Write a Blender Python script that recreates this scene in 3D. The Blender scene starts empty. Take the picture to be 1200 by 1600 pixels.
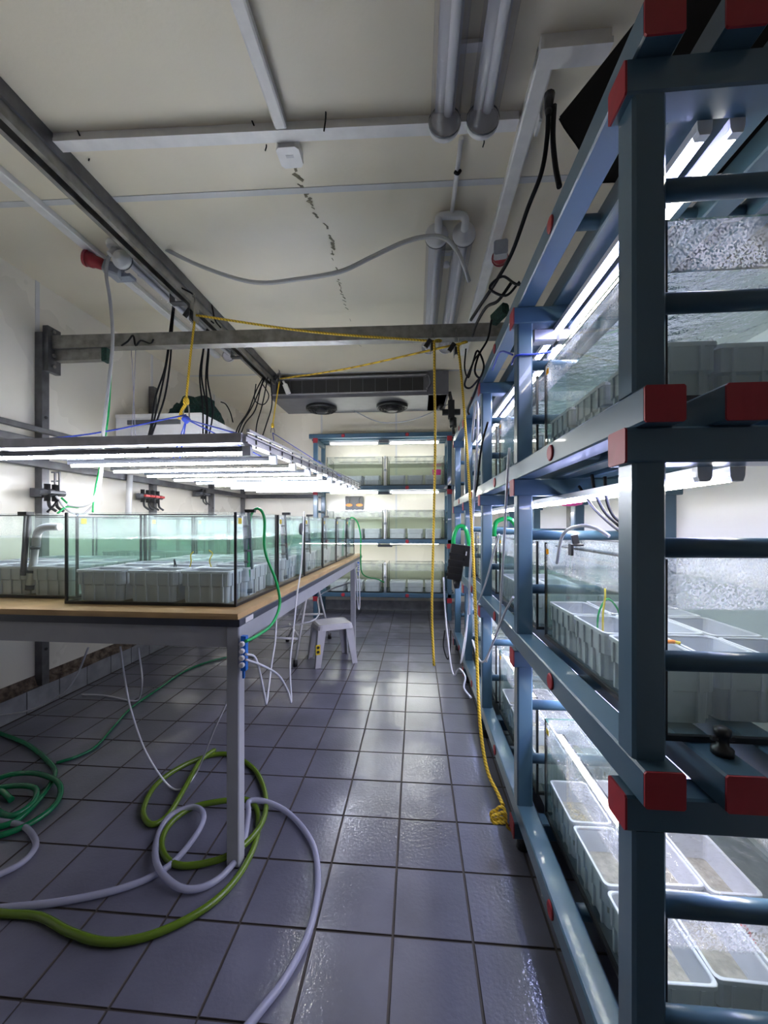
import bpy, math, random
from mathutils import Vector, Matrix
random.seed(7)
R = math.radians
SC = bpy.context.scene
COL = SC.collection

# ------------------------------------------------------------------ camera, world, exposure
FPX, CX, HORIZ, CAMH = 620.0, 600.0, 819.0, 1.30
YAW = math.atan(50.0/FPX)
cam_d = bpy.data.cameras.new('camera'); cam = bpy.data.objects.new('camera', cam_d); COL.objects.link(cam)
cam.location = (0, 0, CAMH); cam.rotation_euler = (R(90), 0, YAW)
cam_d.sensor_fit = 'HORIZONTAL'; cam_d.sensor_width = 36.0; cam_d.lens = FPX/1200*36
cam_d.shift_y = (HORIZ-800)/1200; cam_d.clip_start = 0.03; cam_d.clip_end = 60
SC.camera = cam
W = bpy.data.worlds.new('world'); SC.world = W; W.use_nodes = True
W.node_tree.nodes['Background'].inputs[0].default_value = (0.6, 0.68, 0.85, 1)
W.node_tree.nodes['Background'].inputs[1].default_value = 0.02
SC.view_settings.view_transform = 'Standard'; SC.view_settings.look = 'None'
SC.view_settings.gamma = 1.0; SC.view_settings.use_curve_mapping = False
SC.view_settings.exposure = 1.52
SC.cycles.max_bounces = 10; SC.cycles.diffuse_bounces = 6; SC.cycles.glossy_bounces = 4
SC.cycles.transmission_bounces = 6; SC.cycles.transparent_max_bounces = 40
SC.cycles.caustics_reflective = False; SC.cycles.caustics_refractive = False
SC.cycles.sample_clamp_indirect = 4.0
LED_FRAME, LED_RACK, LED_BACK = 44.0, 23.0, 14.0     # radiance of the lit tubes

# ------------------------------------------------------------------ pixel -> place (real distances)
SA, CA = math.sin(YAW), math.cos(YAW)
def ray(px, py):
    u = (px-CX)/FPX; v = (HORIZ-py)/FPX
    return Vector((-SA+u*CA, CA+u*SA, v))
def atZ(px, py, z=0.0):
    d = ray(px, py); t = (z-CAMH)/d.z; return Vector((d.x*t, d.y*t, z))
def atY(px, py, Y):
    d = ray(px, py); t = Y/d.y; return Vector((d.x*t, Y, CAMH+d.z*t))
def atX(px, py, X):
    d = ray(px, py); t = X/d.x; return Vector((X, d.y*t, CAMH+d.z*t))

# ------------------------------------------------------------------ mesh builder
class MB:
    def __init__(s): s.v = []; s.f = []; s.sm = []; s.mi = []; s.m = 0
    def add(s, vs, fs, smooth=False):
        o = len(s.v); s.v += [tuple(p) for p in vs]
        for f in fs: s.f.append(tuple(i+o for i in f)); s.sm.append(smooth); s.mi.append(s.m)
        return s
    def box(s, x0, y0, z0, x1, y1, z1):
        return s.add([(x0,y0,z0),(x1,y0,z0),(x1,y1,z0),(x0,y1,z0),(x0,y0,z1),(x1,y0,z1),(x1,y1,z1),(x0,y1,z1)],
            [(0,3,2,1),(4,5,6,7),(0,1,5,4),(1,2,6,5),(2,3,7,6),(3,0,4,7)])
    def prism(s, prof, o, u, v, w, smooth=False):          # profile in (u,v), extruded by w
        o, u, v, w = Vector(o), Vector(u), Vector(v), Vector(w); n = len(prof)
        a = [o+u*p[0]+v*p[1] for p in prof]; b = [p+w for p in a]
        flip = u.cross(v).dot(w) < 0
        fs = [(i, (i+1)%n, n+(i+1)%n, n+i) for i in range(n)]
        if flip: fs = [f[::-1] for f in fs]
        s.add(a+b, fs, smooth)
        c0 = tuple(range(n)); c1 = tuple(range(n, 2*n))
        o2 = len(s.v)-2*n
        for c in ((c1, c0[::-1]) if not flip else (c1[::-1], c0)):
            s.f.append(tuple(i+o2 for i in c)); s.sm.append(False); s.mi.append(s.m)
        return s
    def sq(s, p0, p1, w, h, c=0.008):                      # hollow-section look: chamfered bar, p0/p1 axis centres
        p0, p1 = Vector(p0), Vector(p1); d = p1-p0; dn = d.normalized()
        up = Vector((0,0,1)) if abs(dn.z) < 0.9 else Vector((0,1,0))
        u = dn.cross(up).normalized(); v = u.cross(dn).normalized()
        a, b = w/2, h/2
        pr = [(-a+c,-b),(a-c,-b),(a,-b+c),(a,b-c),(a-c,b),(-a+c,b),(-a,b-c),(-a,-b+c)]
        return s.prism(pr, p0, u, v, d)
    def cyl(s, p0, p1, r0, r1=None, n=14, caps=True):
        r1 = r0 if r1 is None else r1
        p0, p1 = Vector(p0), Vector(p1); dn = (p1-p0).normalized()
        up = Vector((0,0,1)) if abs(dn.z) < 0.9 else Vector((1,0,0))
        u = dn.cross(up).normalized(); v = dn.cross(u)
        a = [p0+(u*math.cos(t)+v*math.sin(t))*r0 for t in [2*math.pi*i/n for i in range(n)]]
        b = [p1+(u*math.cos(t)+v*math.sin(t))*r1 for t in [2*math.pi*i/n for i in range(n)]]
        s.add(a+b, [(i, (i+1)%n, n+(i+1)%n, n+i) for i in range(n)], True)
        if caps:
            o = len(s.v)-2*n
            for c in (tuple(range(n))[::-1], tuple(range(n,2*n))):
                s.f.append(tuple(i+o for i in c)); s.sm.append(False); s.mi.append(s.m)
        return s
    def tube(s, pts, r, n=7, k=5):
        P = crom(pts, k) if k > 1 else [Vector(p) for p in pts]
        N = len(P); T = [(P[min(i+1,N-1)]-P[max(i-1,0)]).normalized() for i in range(N)]
        up = Vector((0,0,1)) if abs(T[0].z) < 0.9 else Vector((1,0,0))
        u = T[0].cross(up).normalized(); vs = []
        for i in range(N):
            u = (u-T[i]*u.dot(T[i]))
            u = u.normalized() if u.length > 1e-6 else T[i].orthogonal().normalized()
            w = T[i].cross(u)
            vs += [P[i]+(u*math.cos(2*math.pi*j/n)+w*math.sin(2*math.pi*j/n))*r for j in range(n)]
        fs = [(i*n+j, i*n+(j+1)%n, (i+1)*n+(j+1)%n, (i+1)*n+j) for i in range(N-1) for j in range(n)]
        s.add(vs, fs, True)
        o = len(s.v)-len(vs)
        for c in (tuple(range(n))[::-1], tuple(range((N-1)*n, N*n))):
            s.f.append(tuple(i+o for i in c)); s.sm.append(False); s.mi.append(s.m)
        return s
    def lathe(s, prof, c=(0,0,0), n=20, axis='z', caps=True):          # prof: (radius, height)
        c = Vector(c); vs = []
        for r, h in prof:
            for j in range(n):
                t = 2*math.pi*j/n; q = (r*math.cos(t), r*math.sin(t), h)
                if axis == 'x': q = (h, q[0], q[1])
                if axis == 'y': q = (q[1], h, q[0])
                vs.append(c+Vector(q))
        m = len(prof)
        s.add(vs, [(i*n+j, i*n+(j+1)%n, (i+1)*n+(j+1)%n, (i+1)*n+j) for i in range(m-1) for j in range(n)], True)
        o = len(s.v)-len(vs)
        for cc in () if not caps else (tuple(range(n))[::-1], tuple(range((m-1)*n, m*n))):
            s.f.append(tuple(i+o for i in cc)); s.sm.append(False); s.mi.append(s.m)
        return s
    def mesh(s, name, mats, off=None):
        me = bpy.data.meshes.new(name)
        v = s.v if off is None else [(p[0]-off[0], p[1]-off[1], p[2]-off[2]) for p in s.v]
        me.from_pydata(v, [], s.f)
        me.polygons.foreach_set('use_smooth', s.sm); me.polygons.foreach_set('material_index', s.mi)
        for m in (mats if isinstance(mats, (list, tuple)) else [mats]): me.materials.append(m)
        me.update(); return me
def crom(pts, k=5):
    P = [Vector(p) for p in pts]
    if len(P) < 3: return P
    P = [P[0]*2-P[1]]+P+[P[-1]*2-P[-2]]; out = []
    for i in range(1, len(P)-2):
        a, b, c, d = P[i-1:i+3]
        for j in range(k):
            t = j/k
            out.append(0.5*((2*b)+(c-a)*t+(2*a-5*b+4*c-d)*t*t+(3*b-a-3*c+d)*t**3))
    out.append(P[-2]); return out
def obj(name, mb, mat, parent=None, loc=None, off=None):
    o = bpy.data.objects.new(name, mb.mesh(name, mat, off) if isinstance(mb, MB) else mb); COL.objects.link(o)
    if parent is not None: o.parent = parent
    if loc is not None: o.location = loc
    return o
def tag(o, label, cat, group=None):
    o['label'] = label; o['category'] = cat
    if group: o['group'] = group
    return o
def thing(name, label, cat, loc=(0,0,0), rz=0.0, group=None):
    o = bpy.data.objects.new(name, None); COL.objects.link(o); o.empty_display_size = 0.05
    o.location = loc; o.rotation_euler = (0, 0, rz)
    return tag(o, label, cat, group)
def single(name, mb, mat, label, cat, group=None, base=None):  # a thing that is one mesh, built in world space
    if base is None:
        zs = min(p[2] for p in mb.v); n = len(mb.v)
        base = (sum(p[0] for p in mb.v)/n, sum(p[1] for p in mb.v)/n, zs)
    o = obj(name, mb, mat, None, base, base); return tag(o, label, cat, group)
def struct(name, mb, mat, parent=None, label=None):
    o = obj(name, mb, mat, parent)
    if parent is None: o['kind'] = 'structure'
    if label: o['label'] = label
    return o
def copy_tree(o, parent=None):
    c = o.copy(); COL.objects.link(c)
    if parent is not None: c.parent = parent
    for ch in list(o.children): copy_tree(ch, c)
    return c

# ------------------------------------------------------------------ materials
def mat(name, col, rough=0.5, metal=0.0, var=0.0, scale=8.0, bump=0.0, bscale=40.0, col2=None, spec=0.5, rvar=0.0, coat=0.0, detail=4):
    m = bpy.data.materials.new(name); m.use_nodes = True; nt = m.node_tree; b = nt.nodes['Principled BSDF']
    b.inputs['Base Color'].default_value = (*col, 1); b.inputs['Roughness'].default_value = rough
    b.inputs['Metallic'].default_value = metal; b.inputs['Specular IOR Level'].default_value = spec
    b.inputs['Coat Weight'].default_value = coat
    tc = nt.nodes.new('ShaderNodeTexCoord')
    if var > 0 or rvar > 0:
        n = nt.nodes.new('ShaderNodeTexNoise'); n.inputs['Scale'].default_value = scale; n.inputs['Detail'].default_value = detail
        nt.links.new(tc.outputs['Object'], n.inputs['Vector'])
        if var > 0:
            c2 = col2 if col2 else tuple(max(0, c*(1-var)) for c in col)
            rp = nt.nodes.new('ShaderNodeValToRGB'); rp.color_ramp.elements[0].position = 0.35; rp.color_ramp.elements[1].position = 0.68
            rp.color_ramp.elements[0].color = (*c2, 1); rp.color_ramp.elements[1].color = (*col, 1)
            nt.links.new(n.outputs['Fac'], rp.inputs['Fac']); nt.links.new(rp.outputs['Color'], b.inputs['Base Color'])
        if rvar > 0:
            mr = nt.nodes.new('ShaderNodeMapRange'); mr.inputs['From Min'].default_value = 0.35; mr.inputs['From Max'].default_value = 0.65
            mr.inputs['To Min'].default_value = max(0.02, rough-rvar); mr.inputs['To Max'].default_value = rough+rvar
            nt.links.new(n.outputs['Fac'], mr.inputs['Value']); nt.links.new(mr.outputs['Result'], b.inputs['Roughness'])
    if bump > 0:
        n2 = nt.nodes.new('ShaderNodeTexNoise'); n2.inputs['Scale'].default_value = bscale; n2.inputs['Detail'].default_value = 3
        nt.links.new(tc.outputs['Object'], n2.inputs['Vector'])
        bp = nt.nodes.new('ShaderNodeBump'); bp.inputs['Strength'].default_value = bump; bp.inputs['Distance'].default_value = 0.01
        nt.links.new(n2.outputs['Fac'], bp.inputs['Height']); nt.links.new(bp.outputs['Normal'], b.inputs['Normal'])
    return m
def emit(name, col, strength, dots=0.0):
    m = bpy.data.materials.new(name); m.use_nodes = True; nt = m.node_tree; nt.nodes.clear()
    out = nt.nodes.new('ShaderNodeOutputMaterial'); e = nt.nodes.new('ShaderNodeEmission')
    e.inputs['Color'].default_value = (*col, 1); e.inputs['Strength'].default_value = strength
    if dots > 0:                                            # the row of single LEDs under the strip
        tc = nt.nodes.new('ShaderNodeTexCoord'); sx = nt.nodes.new('ShaderNodeSeparateXYZ')
        mu = nt.nodes.new('ShaderNodeMath'); mu.operation = 'MULTIPLY'; mu.inputs[1].default_value = 1/dots
        fr = nt.nodes.new('ShaderNodeMath'); fr.operation = 'FRACT'
        gt = nt.nodes.new('ShaderNodeMath'); gt.operation = 'GREATER_THAN'; gt.inputs[1].default_value = 0.45
        ma = nt.nodes.new('ShaderNodeMath'); ma.operation = 'MULTIPLY_ADD'; ma.inputs[1].default_value = strength*1.5; ma.inputs[2].default_value = strength*0.15
        nt.links.new(tc.outputs['Object'], sx.inputs[0]); nt.links.new(sx.outputs['X'], mu.inputs[0]); nt.links.new(mu.outputs[0], fr.inputs[0])
        nt.links.new(fr.outputs[0], gt.inputs[0]); nt.links.new(gt.outputs[0], ma.inputs[0]); nt.links.new(ma.outputs[0], e.inputs['Strength'])
    nt.links.new(e.outputs[0], out.inputs['Surface']); return m
def glass(name, tint=(0.96,0.985,0.975), droplets=None, refl=0.07, rough=0.02, dens=0.5):
    """clear pane: see-through with a sheen; above height `droplets` condensation beads cling to it"""
    m = bpy.data.materials.new(name); m.use_nodes = True; nt = m.node_tree; nt.nodes.clear()
    out = nt.nodes.new('ShaderNodeOutputMaterial'); tr = nt.nodes.new('ShaderNodeBsdfTransparent'); tr.inputs[0].default_value = (*tint, 1)
    gl = nt.nodes.new('ShaderNodeBsdfGlossy'); gl.inputs['Roughness'].default_value = rough
    lw = nt.nodes.new('ShaderNodeLayerWeight'); lw.inputs['Blend'].default_value = 0.5
    pw = nt.nodes.new('ShaderNodeMath'); pw.operation = 'POWER'; pw.inputs[1].default_value = 5.0
    fz = nt.nodes.new('ShaderNodeMath'); fz.operation = 'MULTIPLY_ADD'; fz.inputs[1].default_value = 0.8; fz.inputs[2].default_value = 0.03
    nt.links.new(lw.outputs['Facing'], pw.inputs[0]); nt.links.new(pw.outputs[0], fz.inputs[0])
    mx = nt.nodes.new('ShaderNodeMixShader')
    nt.links.new(fz.outputs[0], mx.inputs[0]); nt.links.new(tr.outputs[0], mx.inputs[1]); nt.links.new(gl.outputs[0], mx.inputs[2])
    last = mx
    if droplets is not None:
        tc = nt.nodes.new('ShaderNodeTexCoord'); sx = nt.nodes.new('ShaderNodeSeparateXYZ')
        n = nt.nodes.new('ShaderNodeTexNoise'); n.inputs['Scale'].default_value = 210; n.inputs['Detail'].default_value = 4
        n3 = nt.nodes.new('ShaderNodeTexNoise'); n3.inputs['Scale'].default_value = 9
        st = nt.nodes.new('ShaderNodeMapRange'); st.inputs['From Min'].default_value = 0.44; st.inputs['From Max'].default_value = 0.56
        st2 = nt.nodes.new('ShaderNodeMapRange'); st2.inputs['From Min'].default_value = 0.3; st2.inputs['From Max'].default_value = 0.6
        zz = nt.nodes.new('ShaderNodeMapRange'); zz.inputs['From Min'].default_value = droplets; zz.inputs['From Max'].default_value = droplets+0.004
        a = nt.nodes.new('ShaderNodeMath'); a.operation = 'MULTIPLY'; c = nt.nodes.new('ShaderNodeMath'); c.operation = 'MULTIPLY'
        e = nt.nodes.new('ShaderNodeMath'); e.operation = 'MULTIPLY'; e.inputs[1].default_value = dens
        nt.links.new(tc.outputs['Object'], sx.inputs[0]); nt.links.new(tc.outputs['Object'], n.inputs['Vector']); nt.links.new(tc.outputs['Object'], n3.inputs['Vector'])
        nt.links.new(n.outputs['Fac'], st.inputs['Value']); nt.links.new(n3.outputs['Fac'], st2.inputs['Value']); nt.links.new(sx.outputs['Z'], zz.inputs['Value'])
        nt.links.new(st.outputs[0], a.inputs[0]); nt.links.new(zz.outputs[0], a.inputs[1]); nt.links.new(a.outputs[0], c.inputs[0]); nt.links.new(st2.outputs[0], c.inputs[1])
        nt.links.new(c.outputs[0], e.inputs[0])
        df = nt.nodes.new('ShaderNodeBsdfDiffuse'); df.inputs[0].default_value = (0.86,0.88,0.92,1)
        tl = nt.nodes.new('ShaderNodeBsdfTranslucent'); tl.inputs[0].default_value = (0.86,0.88,0.92,1)
        dm = nt.nodes.new('ShaderNodeMixShader'); dm.inputs[0].default_value = 0.6
        nt.links.new(df.outputs[0], dm.inputs[1]); nt.links.new(tl.outputs[0], dm.inputs[2])
        m2 = nt.nodes.new('ShaderNodeMixShader'); nt.links.new(e.outputs[0], m2.inputs[0]); nt.links.new(last.outputs[0], m2.inputs[1]); nt.links.new(dm.outputs[0], m2.inputs[2])
        last = m2
    nt.links.new(last.outputs[0], out.inputs['Surface']); return m
def water_side(name, tint, murk, fac):
    m = bpy.data.materials.new(name); m.use_nodes = True; nt = m.node_tree; nt.nodes.clear()
    out = nt.nodes.new('ShaderNodeOutputMaterial'); tr = nt.nodes.new('ShaderNodeBsdfTransparent'); tr.inputs[0].default_value = (*tint, 1)
    df = nt.nodes.new('ShaderNodeBsdfDiffuse'); df.inputs[0].default_value = (*murk, 1)
    tl = nt.nodes.new('ShaderNodeBsdfTranslucent'); tl.inputs[0].default_value = (*murk, 1)
    d = nt.nodes.new('ShaderNodeMixShader'); d.inputs[0].default_value = 0.75
    nt.links.new(df.outputs[0], d.inputs[1]); nt.links.new(tl.outputs[0], d.inputs[2])
    mx = nt.nodes.new('ShaderNodeMixShader'); mx.inputs[0].default_value = fac
    nt.links.new(tr.outputs[0], mx.inputs[1]); nt.links.new(d.outputs[0], mx.inputs[2]); nt.links.new(mx.outputs[0], out.inputs['Surface'])
    return m
def water_top(name, tint, milk=0.14):
    m = bpy.data.materials.new(name); m.use_nodes = True; nt = m.node_tree; nt.nodes.clear()
    out = nt.nodes.new('ShaderNodeOutputMaterial'); tr = nt.nodes.new('ShaderNodeBsdfTransparent'); tr.inputs[0].default_value = (*tint, 1)
    gl = nt.nodes.new('ShaderNodeBsdfGlossy'); gl.inputs['Roughness'].default_value = 0.04
    fz = nt.nodes.new('ShaderNodeFresnel'); fz.inputs['IOR'].default_value = 1.33
    tc = nt.nodes.new('ShaderNodeTexCoord'); n = nt.nodes.new('ShaderNodeTexNoise'); n.inputs['Scale'].default_value = 28; n.inputs['Detail'].default_value = 3
    bp = nt.nodes.new('ShaderNodeBump'); bp.inputs['Strength'].default_value = 0.9; bp.inputs['Distance'].default_value = 0.02
    nt.links.new(tc.outputs['Object'], n.inputs['Vector']); nt.links.new(n.outputs['Fac'], bp.inputs['Height'])
    nt.links.new(bp.outputs[0], gl.inputs['Normal']); nt.links.new(bp.outputs[0], fz.inputs['Normal'])
    mx = nt.nodes.new('ShaderNodeMixShader'); nt.links.new(fz.outputs[0], mx.inputs[0]); nt.links.new(tr.outputs[0], mx.inputs[1]); nt.links.new(gl.outputs[0], mx.inputs[2])
    df = nt.nodes.new('ShaderNodeBsdfDiffuse'); df.inputs[0].default_value = (0.80,0.90,0.88,1)
    m2 = nt.nodes.new('ShaderNodeMixShader'); m2.inputs[0].default_value = milk
    nt.links.new(mx.outputs[0], m2.inputs[1]); nt.links.new(df.outputs[0], m2.inputs[2])
    nt.links.new(m2.outputs[0], out.inputs['Surface']); return m
def striped(name, c1, c2, scale, rough=0.7):
    m = mat(name, c1, rough); nt = m.node_tree; b = nt.nodes['Principled BSDF']
    tc = nt.nodes.new('ShaderNodeTexCoord'); w = nt.nodes.new('ShaderNodeTexWave'); w.inputs['Scale'].default_value = scale; w.bands_direction = 'DIAGONAL'
    w.inputs['Distortion'].default_value = 1.0
    rp = nt.nodes.new('ShaderNodeValToRGB'); rp.color_ramp.elements[0].color = (*c2,1); rp.color_ramp.elements[1].color = (*c1,1); rp.color_ramp.elements[1].position = 0.45
    nt.links.new(tc.outputs['Object'], w.inputs['Vector']); nt.links.new(w.outputs['Fac'], rp.inputs['Fac']); nt.links.new(rp.outputs['Color'], b.inputs['Base Color'])
    return m
def hose_mat(name, col, fac=0.35, rough=0.25):
    m = mat(name, col, rough); nt = m.node_tree; b = nt.nodes['Principled BSDF']; out = [n for n in nt.nodes if n.type == 'OUTPUT_MATERIAL'][0]
    tr = nt.nodes.new('ShaderNodeBsdfTransparent'); tr.inputs[0].default_value = (*[min(1, c*0.5+0.5) for c in col], 1)
    mx = nt.nodes.new('ShaderNodeMixShader'); mx.inputs[0].default_value = fac
    nt.links.new(b.outputs[0], mx.inputs[1]); nt.links.new(tr.outputs[0], mx.inputs[2]); nt.links.new(mx.outputs[0], out.inputs['Surface']); return m

M = dict(
    ceil=mat('ceiling_panel', (0.80,0.735,0.60), 0.42, var=0.08, scale=1.6, bump=0.06, bscale=60),
    wall=mat('wall_panel', (0.76,0.72,0.63), 0.28, var=0.03, scale=1.4, bump=0.03, bscale=9, rvar=0.08),
    wallr=mat('wall_panel_clean', (0.78,0.77,0.77), 0.3, var=0.05, scale=3, bump=0.03, bscale=9),
    joint=mat('joint_strip', (0.62,0.62,0.63), 0.4, var=0.08, scale=10),
    trunk=mat('white_plastic_trunking', (0.80,0.79,0.79), 0.38, var=0.10, scale=14),
    grout=mat('grout', (0.055,0.045,0.04), 0.7, var=0.4, scale=6),
    kerb=mat('kerb_tile', (0.30,0.31,0.34), 0.4, var=0.35, scale=9),
    dirt=mat('rusty_ledge', (0.20,0.15,0.11), 0.85, var=0.75, scale=22, col2=(0.035,0.022,0.015), bump=0.5, bscale=60),
    steel=mat('galvanised_steel', (0.36,0.35,0.33), 0.42, metal=0.75, var=0.45, scale=14, rvar=0.12),
    darksteel=mat('wall_post_steel', (0.16,0.16,0.17), 0.38, metal=0.7, var=0.4, scale=10),
    rack=mat('blue_grey_enamel', (0.052,0.108,0.160), 0.32, var=0.10, scale=5, coat=0.2),
    red=mat('red_plastic', (0.32,0.012,0.022), 0.55, var=0.12, scale=30),
    darkred=mat('red_socket', (0.30,0.02,0.03), 0.35),
    crate=mat('grey_crate_plastic', (0.60,0.61,0.67), 0.45, var=0.08, scale=20),
    rim=mat('crate_rim_plastic', (0.70,0.71,0.76), 0.4, var=0.06, scale=25),
    sand=mat('fine_sediment', (0.42,0.38,0.32), 0.9, var=0.35, scale=45, bump=0.5, bscale=120),
    ply=mat('plywood', (0.56,0.36,0.16), 0.5, var=0.25, scale=7),
    tabgrey=mat('table_grey_enamel', (0.34,0.35,0.38), 0.4, var=0.08, scale=12),
    tabdark=mat('tabletop_dark_edge', (0.040,0.045,0.065), 0.4, var=0.2, scale=12),
    alu=mat('aluminium', (0.50,0.50,0.55), 0.35, metal=0.85, var=0.2, scale=20),
    housing=mat('lamp_housing', (0.62,0.63,0.67), 0.4, metal=0.3),
    black=mat('black_plastic', (0.012,0.012,0.014), 0.42, var=0.3, scale=20),
    cable=mat('black_cable', (0.008,0.008,0.010), 0.6, spec=0.2),
    seal=mat('black_silicone', (0.008,0.009,0.010), 0.35),
    whitep=mat('white_plastic', (0.72,0.72,0.74), 0.4, var=0.06, scale=15),
    pvc=mat('grey_pvc', (0.36,0.38,0.44), 0.38, var=0.15, scale=25),
    darkpvc=mat('dark_grey_pvc', (0.10,0.105,0.12), 0.4, var=0.2, scale=25),
    yrope=striped('yellow_rope', (0.72,0.48,0.03), (0.28,0.17,0.01), 34),
    brope=mat('blue_cord', (0.02,0.05,0.42), 0.6),
    green=hose_mat('bright_green_hose', (0.01,0.42,0.10), 0.15),
    dgreen=mat('dark_green_hose', (0.005,0.16,0.06), 0.22, var=0.2, scale=40),
    olive=hose_mat('olive_green_hose', (0.09,0.155,0.012), 0.10),
    clear=hose_mat('clear_hose', (0.44,0.45,0.58), 0.45, 0.2),
    airline=hose_mat('white_airline', (0.66,0.67,0.72), 0.15),
    greyhose=hose_mat('grey_hose', (0.55,0.55,0.56), 0.15),
    blueblock=mat('blue_plastic', (0.01,0.14,0.55), 0.35),
    yellow=mat('yellow_sticker', (0.75,0.55,0.02), 0.5),
    paper=mat('paper_sticker', (0.6,0.6,0.62), 0.6),
    greennet=mat('green_net', (0.008,0.055,0.04), 0.8, var=0.6, scale=60, bump=0.8, bscale=90),
    redvalve=mat('red_valve', (0.45,0.03,0.03), 0.4),
    pink=mat('pink_plastic', (0.75,0.03,0.30), 0.4),
    orange=mat('orange_paint', (0.85,0.25,0.03), 0.5),
    evap=mat('evaporator_casing', (0.13,0.13,0.15), 0.45, metal=0.4, var=0.15, scale=8),
    stoolp=mat('stool_plastic', (0.46,0.46,0.50), 0.4, var=0.08, scale=12),
    acryl=glass('tube_cover', (0.91,0.91,0.94), None, rough=0.15),
    lampbody=mat('lamp_tray', (0.60,0.60,0.62), 0.4),
    stain=mat('old_sealant', (0.27,0.24,0.16), 0.8, var=0.4, scale=60),
    g_table=glass('table_tank_glass', (0.965,0.99,0.98), 0.272, dens=0.12),
    g_rack=glass('rack_tank_glass', (0.965,0.985,0.98), 0.262, dens=0.32),
    g_back=glass('back_tank_glass', (0.965,0.985,0.975), 0.30, dens=0.3),
    edge=mat('glass_edge', (0.02,0.10,0.07), 0.15),
    w_table=water_side('table_tank_water', (0.945,0.985,0.968), (0.84,0.97,0.92), 0.05),
    w_rack=water_side('rack_tank_water', (0.90,0.955,0.925), (0.72,0.84,0.78), 0.08),
    w_back=water_side('back_tank_water', (0.96,0.97,0.93), (0.82,0.85,0.77), 0.03),
    w_top=water_top('water_surface', (0.93,0.96,0.96), 0.10),
    w_top_clear=water_top('clear_water_surface', (0.95,0.97,0.97), 0.03),
    led_frame_c=emit('cool_led', (0.76,0.82,1.0), LED_FRAME, 0.0167),
    led_frame_w=emit('warm_led', (1.0,0.95,0.80), LED_FRAME, 0.0167),
    led_blue=emit('blue_white_led', (0.50,0.54,1.0), LED_RACK),
    led_warm=emit('warm_white_led', (1.0,0.94,0.80), LED_RACK),
    led_back=emit('back_rack_led', (0.98,1.0,0.90), LED_BACK),
)
# wet, worn floor tile
def tile_material():
    m = mat('grey_floor_tile', (0.128,0.130,0.172), 0.22, var=0.30, scale=3.2, spec=0.5, rvar=0.0); nt = m.node_tree; b = nt.nodes['Principled BSDF']
    geo = nt.nodes.new('ShaderNodeNewGeometry')
    for n in nt.nodes:
        if n.type == 'TEX_NOISE':
            for l in list(n.inputs['Vector'].links): nt.links.remove(l)
            nt.links.new(geo.outputs['Position'], n.inputs['Vector'])
    # wet patches in the aisle: a water film with an uneven surface
    n = nt.nodes.new('ShaderNodeTexNoise'); n.inputs['Scale'].default_value = 2.3; n.inputs['Detail'].default_value = 6
    nt.links.new(geo.outputs['Position'], n.inputs['Vector'])
    sx = nt.nodes.new('ShaderNodeSeparateXYZ'); nt.links.new(geo.outputs['Position'], sx.inputs[0])
    ax = nt.nodes.new('ShaderNodeMapRange'); ax.interpolation_type = 'SMOOTHSTEP'
    ax.inputs['From Min'].default_value = -0.75; ax.inputs['From Max'].default_value = -0.15; ax.inputs['To Min'].default_value = 0.0; ax.inputs['To Max'].default_value = 0.16
    nt.links.new(sx.outputs['X'], ax.inputs['Value'])
    ad = nt.nodes.new('ShaderNodeMath'); ad.operation = 'ADD'; nt.links.new(n.outputs['Fac'], ad.inputs[0]); nt.links.new(ax.outputs[0], ad.inputs[1])
    wet = nt.nodes.new('ShaderNodeMapRange'); wet.inputs['From Min'].default_value = 0.50; wet.inputs['From Max'].default_value = 0.62
    nt.links.new(ad.outputs[0], wet.inputs['Value'])
    nt.links.new(wet.outputs[0], b.inputs['Coat Weight']); b.inputs['Coat Roughness'].default_value = 0.025; b.inputs['Coat IOR'].default_value = 1.6
    b.inputs['Roughness'].default_value = 0.33
    n2 = nt.nodes.new('ShaderNodeTexNoise'); n2.inputs['Scale'].default_value = 80; n2.inputs['Detail'].default_value = 2
    nt.links.new(geo.outputs['Position'], n2.inputs['Vector'])
    bp = nt.nodes.new('ShaderNodeBump'); bp.inputs['Strength'].default_value = 0.6; bp.inputs['Distance'].default_value = 0.0019
    nt.links.new(n2.outputs['Fac'], bp.inputs['Height']); nt.links.new(bp.outputs[0], b.inputs['Coat Normal'])
    bp2 = nt.nodes.new('ShaderNodeBump'); bp2.inputs['Strength'].default_value = 0.2; bp2.inputs['Distance'].default_value = 0.004
    nt.links.new(n2.outputs['Fac'], bp2.inputs['Height']); nt.links.new(bp2.outputs[0], b.inputs['Normal'])
    return m
M['tile'] = tile_material()

# ================================================================== ROOM
XL, XR, Y0, Y1, ZC = -2.66, 1.22, -4.5, 6.02, 3.03
fb = MB().box(XL-0.3, Y0-0.1, -0.08, XR+0.1, Y1+0.1, -0.004)
floor = struct('floor', fb, M['grout'])
def proj_size(x, y):
    xc = x*CA+y*SA; yc = -x*SA+y*CA
    if yc < 0.3: return 0, False
    u = 600+620*xc/yc; v = 819+620*1.3/yc
    return 1/yc, (-60 < u < 1260 and v < 1680)
T = 0.25; g = 0.0035
cells = []
for i in range(-12, 6):
    for j in range(-18, 25):
        x0 = 0.177+i*T; y0 = 0.001+j*T
        x1, y1 = min(x0+T, XR), min(y0+T, Y1); x0 = max(x0, XL+0.02); y0 = max(y0, Y0)
        if x1-x0 < 0.03 or y1-y0 < 0.03: continue
        s, vis = proj_size((x0+x1)/2, (y0+y1)/2)
        cells.append((s if vis else 0, x0, y0, x1, y1))
cells.sort(reverse=True)
tm = {}
rest = MB()
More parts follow.
